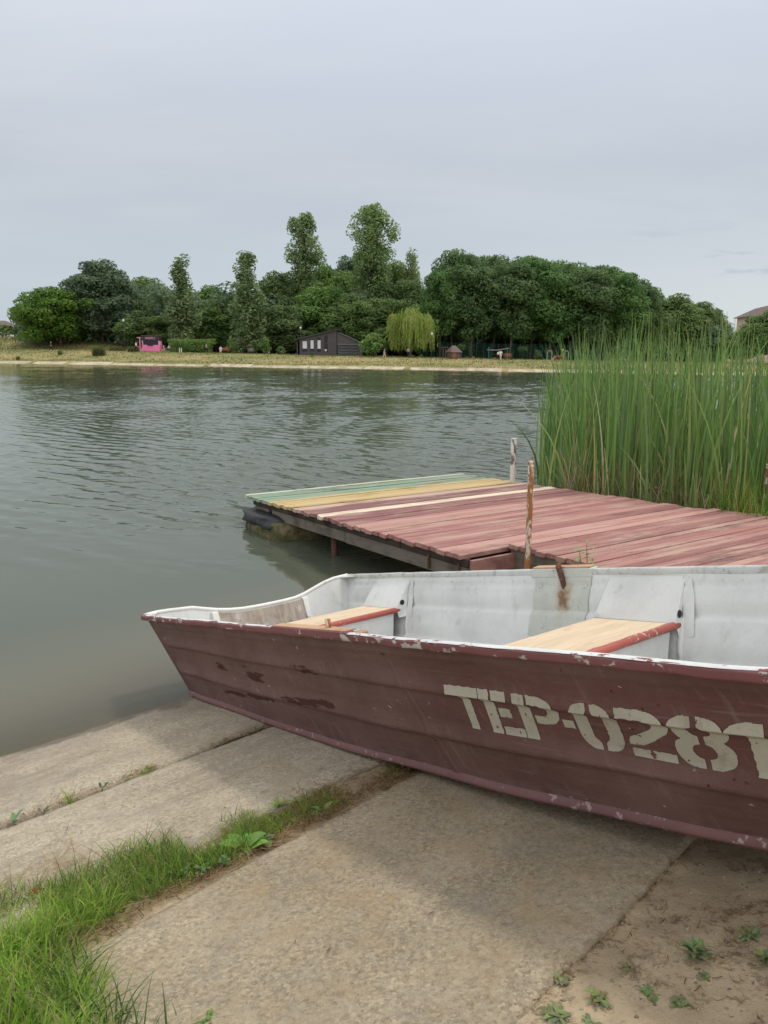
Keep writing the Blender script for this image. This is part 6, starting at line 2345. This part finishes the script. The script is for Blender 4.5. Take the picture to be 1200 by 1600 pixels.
o = empty('play_tower', gp(868, 118))
tag(o, 'children play frame with two pale arches and a red deck left of the reeds', 'play frame')
for x in (-0.9, 1.7):
    m = MB(); m.tube([(x - 0.35, 0, 0), (x - 0.35, 0, 1.3), (x - 0.22, 0, 1.55), (x, 0, 1.65), (x + 0.22, 0, 1.55), (x + 0.35, 0, 1.3), (x + 0.35, 0, 0)], 0.045, 8); m.build('arch', MT['metal_galv'], o)
m = MB(); m.box(0.0, 1.3, -0.1, 0.7, 0.75, 0.9); m.box(0.0, 0.08, -0.1, 0.0, 0, 0.75); m.box(1.2, 1.28, -0.1, 0.0, 0, 0.75); m.build('deck', MT['red_paint'], o)
m = MB(); m.hexa([(-0.6, 0.0, 0.08), (-0.5, 0.0, 0.0), (-0.5, 0.5, 0.0), (-0.6, 0.5, 0.08), (0.0, 0.0, 0.88), (0.05, 0.0, 0.8), (0.05, 0.5, 0.8), (0.0, 0.5, 0.88)]); m.build('slide', MT['metal_galv'], o)
m = MB(); m.tube([(1.05, 0, 0.9), (1.05, 0, 1.7)], 0.05, 6); m.box(0.85, 1.25, -0.05, 0.05, 1.7, 1.9); m.build('panel', MT['yellow_paint'], o)

# green mesh fence along the grove
FX0, FX1 = gp(655, 132), gp(905, 129)
o = empty('mesh_fence', (FX0 + FX1) / 2)
tag(o, 'dark green mesh fence running along the foot of the linden grove', 'fence')
d = FX1 - FX0; L_ = d.length; d = d / L_
c0 = FX0 - (FX0 + FX1) / 2
nb_ = 22
m = MB()
for i in range(nb_ + 1):
    p = c0 + d * (L_ * i / nb_)
    m.tube([p + Vector((0, 0, -0.3)), p + Vector((0, 0, 2.6))], 0.04, 6)
m.build('fence_post', MT['fence_green'], o)
m = MB()
for z in np.arange(0.1, 2.55, 0.22):
    m.tube([c0 + Vector((0, 0, z)), c0 + d * L_ + Vector((0, 0, z))], 0.012, 4)
for x in np.arange(0.05, L_, 0.22):
    p = c0 + d * x
    m.tube([p + Vector((0, 0, 0.1)), p + Vector((0, 0, 2.5))], 0.010, 4, caps=False)
m.build('fence_mesh', MT['fence_green'], o)

# houses beyond the trees
def house(px, Y, wpx, eave_py, ridge_py, wall, label):
    p = at(px, 550, Y); z0 = gz(p.x, Y); k = mpp(Y)
    o = empty('house', (p.x, Y, z0), -0.12)
    tag(o, label, 'house')
    w = wpx * k / 2
    ze = at(px, eave_py, Y).z - z0; zr = at(px, ridge_py, Y).z - z0
    m = MB(); m.box(-w, w, 0, 9, -0.5, ze); wl = m.build('wall', wall, o)
    m = MB(); e = 0.9
    m.add([(-w - e, -e, ze - 0.15), (w + e, -e, ze - 0.15), (w + e, 9 + e, ze - 0.15), (-w - e, 9 + e, ze - 0.15), (-w * 0.62, 2.6, ze + (zr - ze) * 0.72), (w * 0.62, 2.6, ze + (zr - ze) * 0.72), (w * 0.62, 6.4, ze + (zr - ze) * 0.72), (-w * 0.62, 6.4, ze + (zr - ze) * 0.72), (-w * 0.25, 4.5, zr), (w * 0.25, 4.5, zr)],
          [(0, 1, 5, 4), (1, 2, 6, 5), (2, 3, 7, 6), (3, 0, 4, 7), (4, 5, 9, 8), (5, 6, 9), (6, 7, 8, 9), (7, 4, 8), (3, 2, 1, 0)])
    m.build('roof', MT['roof_brown'], o)
    for i in range(4):
        x = -w + w * 2 * (i + 0.5) / 4
        for zf in (0.25, 0.68):
            m = MB(); m.box(x - 0.55, x + 0.55, -0.05, -0.004, ze * zf, ze * zf + 1.4); m.build('window', MT['window_dark'], o)


house(1222, 190, 108, 494, 474, MT['wall_pink'], 'pinkish house with a brown hipped roof above the trees at the right edge')
house(-4, 260, 30, 513, 500, MT['wall_white'], 'white house with a brown roof peeping over the bushes at the left edge')


# ------------------------------------------------------------------ people
def skin_mesh(name, pts, edges, radii, root=0, sub=1):
    me = bpy.data.meshes.new(name)
    me.from_pydata(pts, edges, [])
    o = bpy.data.objects.new(name, me)
    COL.objects.link(o)
    o.modifiers.new('skin', 'SKIN').use_smooth_shade = True
    sv = me.skin_vertices[0].data
    for i, r in enumerate(radii):
        sv[i].radius = (r, r) if not isinstance(r, tuple) else r
        sv[i].use_root = (i == root)
    if sub:
        s = o.modifiers.new('sub', 'SUBSURF'); s.levels = sub; s.render_levels = sub
    dg = bpy.context.evaluated_depsgraph_get(); dg.update()
    nm = bpy.data.meshes.new_from_object(o.evaluated_get(dg))
    bpy.data.objects.remove(o)
    return nm


def person(px, Y, rz, label, top, bottom, pose='stand', h=1.72, group=None, dz=0.0):
    """a small distant figure; faces -y before turning"""
    p = gp(px, Y)
    o = empty('person', (p.x, p.y, p.z + dz), rz)
    tag(o, label, 'person', group)
    s = h / 1.72
    if pose == 'sit':
        hip = 0.50; kn = [(0.10, -0.42, 0.50), (-0.10, -0.40, 0.50)]; ft = [(0.11, -0.44, 0.06), (-0.11, -0.36, 0.06)]; toe = [(0.11, -0.60, 0.03), (-0.11, -0.52, 0.03)]
        lean = -0.10
        hand = [(0.16, -0.36, 0.60), (-0.16, -0.34, 0.60)]; elb = [(0.25, -0.08, 0.74), (-0.25, -0.08, 0.74)]
    else:
        st = 0.26 if pose == 'walk' else 0.04
        hip = 0.90; kn = [(0.10, -st * 0.8, 0.49), (-0.10, st * 0.30, 0.49)]; ft = [(0.10, -st, 0.07), (-0.10, st * 1.25, 0.10)]; toe = [(0.11, -st - 0.17, 0.03), (-0.11, st * 1.25 - 0.15, 0.03)]
        lean = -0.04 if pose == 'walk' else 0.0
        hand = [(0.24, st * 0.8 - 0.1, 0.82), (-0.24, -st * 0.9 - 0.1, 0.86)]; elb = [(0.26, st * 0.5 + 0.03, 1.10), (-0.26, -st * 0.2 + 0.05, 1.10)]
    sh = hip + 0.52
    P = [(0, 0, hip), (0, lean * 0.4, hip + 0.18), (0, lean, hip + 0.42), (0, lean * 1.1, hip + 0.58), (0, lean * 1.3, hip + 0.66), (0, lean * 1.5 - 0.02, hip + 0.78)]
    R = [0.135, 0.12, 0.14, 0.065, 0.075, 0.095]
    E = [(0, 1), (1, 2), (2, 3), (3, 4), (4, 5)]
    for i in (0, 1):
        sx = 1 if i == 0 else -1
        b = len(P)
        P += [(0.09 * sx, 0, hip - 0.04), kn[i], ft[i], toe[i]]; R += [0.085, 0.058, 0.042, 0.03]
        E += [(0, b), (b, b + 1), (b + 1, b + 2), (b + 2, b + 3)]
        b = len(P)
        P += [(0.18 * sx, lean, sh - 0.02), elb[i], hand[i]]; R += [0.058, 0.043, 0.032]
        E += [(2, b), (b, b + 1), (b + 1, b + 2)]
    P = [tuple(c * s for c in q) for q in P]; R = [r * s for r in R]
    link('body', skin_mesh('body', P, E, R), MT['skin'], o)
    # clothing: a top over the torso and upper arms, trousers over the legs
    tp = [P[0], P[1], P[2], P[3]]; tr_ = [0.155 * s, 0.14 * s, 0.165 * s, 0.07 * s]; te = [(0, 1), (1, 2), (2, 3)]
    for i in (0, 1):
        a = P[10 + i * 7]; e_ = P[11 + i * 7]; b = len(tp)
        tp += [a, e_]; tr_ += [0.075 * s, 0.06 * s]; te += [(2, b), (b, b + 1)]
    link('top', skin_mesh('top', tp, te, tr_), top, o)
    bp_ = [P[0]]; br = [0.15 * s]; be = []
    for i in (0, 1):
        a, b_, c = P[6 + i * 7], P[7 + i * 7], P[8 + i * 7]; b = len(bp_)
        bp_ += [a, b_, c]; br += [0.10 * s, 0.075 * s, 0.062 * s]; be += [(0, b), (b, b + 1), (b + 1, b + 2)]
    link('trousers', skin_mesh('trousers', bp_, be, br), bottom, o)
    hd = Vector(P[5])
    m = MB(); m.grid(lump(hd.x, hd.y + 0.012, hd.z + 0.045 * s, 0.098 * s, 0.108 * s, 0.085 * s, 2.0, 12, 8, pw=1.0, amp=0.05)); m.build('hair', MT['hair_dark'], o, True)
    m = MB(); m.grid(lump(hd.x, hd.y - 0.095 * s, hd.z - 0.005, 0.014 * s, 0.02 * s, 0.02 * s, 2.0, 8, 6, pw=1.0, amp=0.0)); m.build('nose', MT['skin'], o, True)
    return o


person(80, 139, PI / 2, 'person in black walking along the path on the left of the far bank', MT['cloth_black'], MT['cloth_black'], 'walk')
person(213, 137, PI / 2, 'person in a white shirt and dark trousers walking towards the kiosk', MT['cloth_white'], MT['cloth_black'], 'walk', 1.8)
person(256.5, 140, -PI / 2, 'person in pale clothes seated right beside the kiosk, nearer to it of two', MT['cloth_pink'], MT['cloth_cream'], 'sit', 1.75, dz=-0.02)
person(264, 139.5, PI / 2 - 0.5, 'person in a white shirt seated outside the kiosk, farther from it of two', MT['cloth_white'], MT['cloth_navy'], 'sit', 1.8, dz=-0.02)
person(322.5, 136.5, PI / 2, 'person with a pale jacket and dark trousers walking past the end of the hedge', MT['cloth_pink'], MT['cloth_black'], 'walk', 1.7)
person(345, 135.9, 0.1, 'person in white seated at the left end of the reddish bench', MT['cloth_white'], MT['cloth_cream'], 'sit', 1.7)
person(600.5, 124, PI / 2, 'person in light blue grey walking in front of the round bush', MT['cloth_grey'], MT['cloth_cream'], 'walk', 1.55)
person(638, 130, 0.3, 'person in pale clothes standing under the willow branches', MT['cloth_cream'], MT['cloth_navy'], 'stand', 1.7)
person(779, 120.5, 0.3, 'person in dark trousers and white top standing left of the bench on the right', MT['cloth_white'], MT['cloth_black'], 'stand', 1.45)
person(782.5, 120.3, -0.3, 'person all in white standing right next to the bench on the right', MT['cloth_white'], MT['cloth_cream'], 'walk', 1.6)

# two white stools / chairs and a round table outside the kiosk
o = empty('cafe_table', gp(260.5, 139.2))
tag(o, 'small white round table between the two people outside the kiosk', 'table')
m = MB(); m.tube([(0, 0, 0.70), (0, 0, 0.74)], 0.42, 16); m.build('table_top', MT['white_paint'], o)
m = MB(); m.tube([(0, 0, 0), (0, 0, 0.699)], [0.06, 0.035], 8); m.build('leg', MT['metal_galv'], o)
for px, Y_, lb in ((256.5, 140.06, 'white stool under the seated person nearer to the kiosk'), (264, 139.56, 'white stool under the seated person in the white shirt')):
    o = empty('stool', gp(px, Y_))
    tag(o, lb, 'stool')
    m = MB(); m.tube([(0, 0, 0.36), (0, 0, 0.40)], 0.18, 12); m.build('seat', MT['white_paint'], o)
    for a in range(4):
        m = MB(); c, s_ = math.cos(a * PI / 2 + 0.78), math.sin(a * PI / 2 + 0.78); m.tube([(0.18 * c, 0.18 * s_, 0), (0.13 * c, 0.13 * s_, 0.359)], 0.015, 6); m.build('leg', MT['white_paint'], o)
for px, lb in ((280.5, 'short white post in front of the hedge, left of a pair'), (283.5, 'short white post in front of the hedge, right of a pair')):
    o = empty('bollard', gp(px, 136.5))
    tag(o, lb, 'bollard')
    m = MB(); m.tube([(0, 0, -0.1), (0, 0, 0.82)], [0.08, 0.065], 8); m.build('post', MT['white_paint'], o)
    m = MB(); m.tube([(0, 0, 0.822), (0, 0, 0.88)], [0.08, 0.03], 8); m.build('cap', MT['bench_grey'], o)
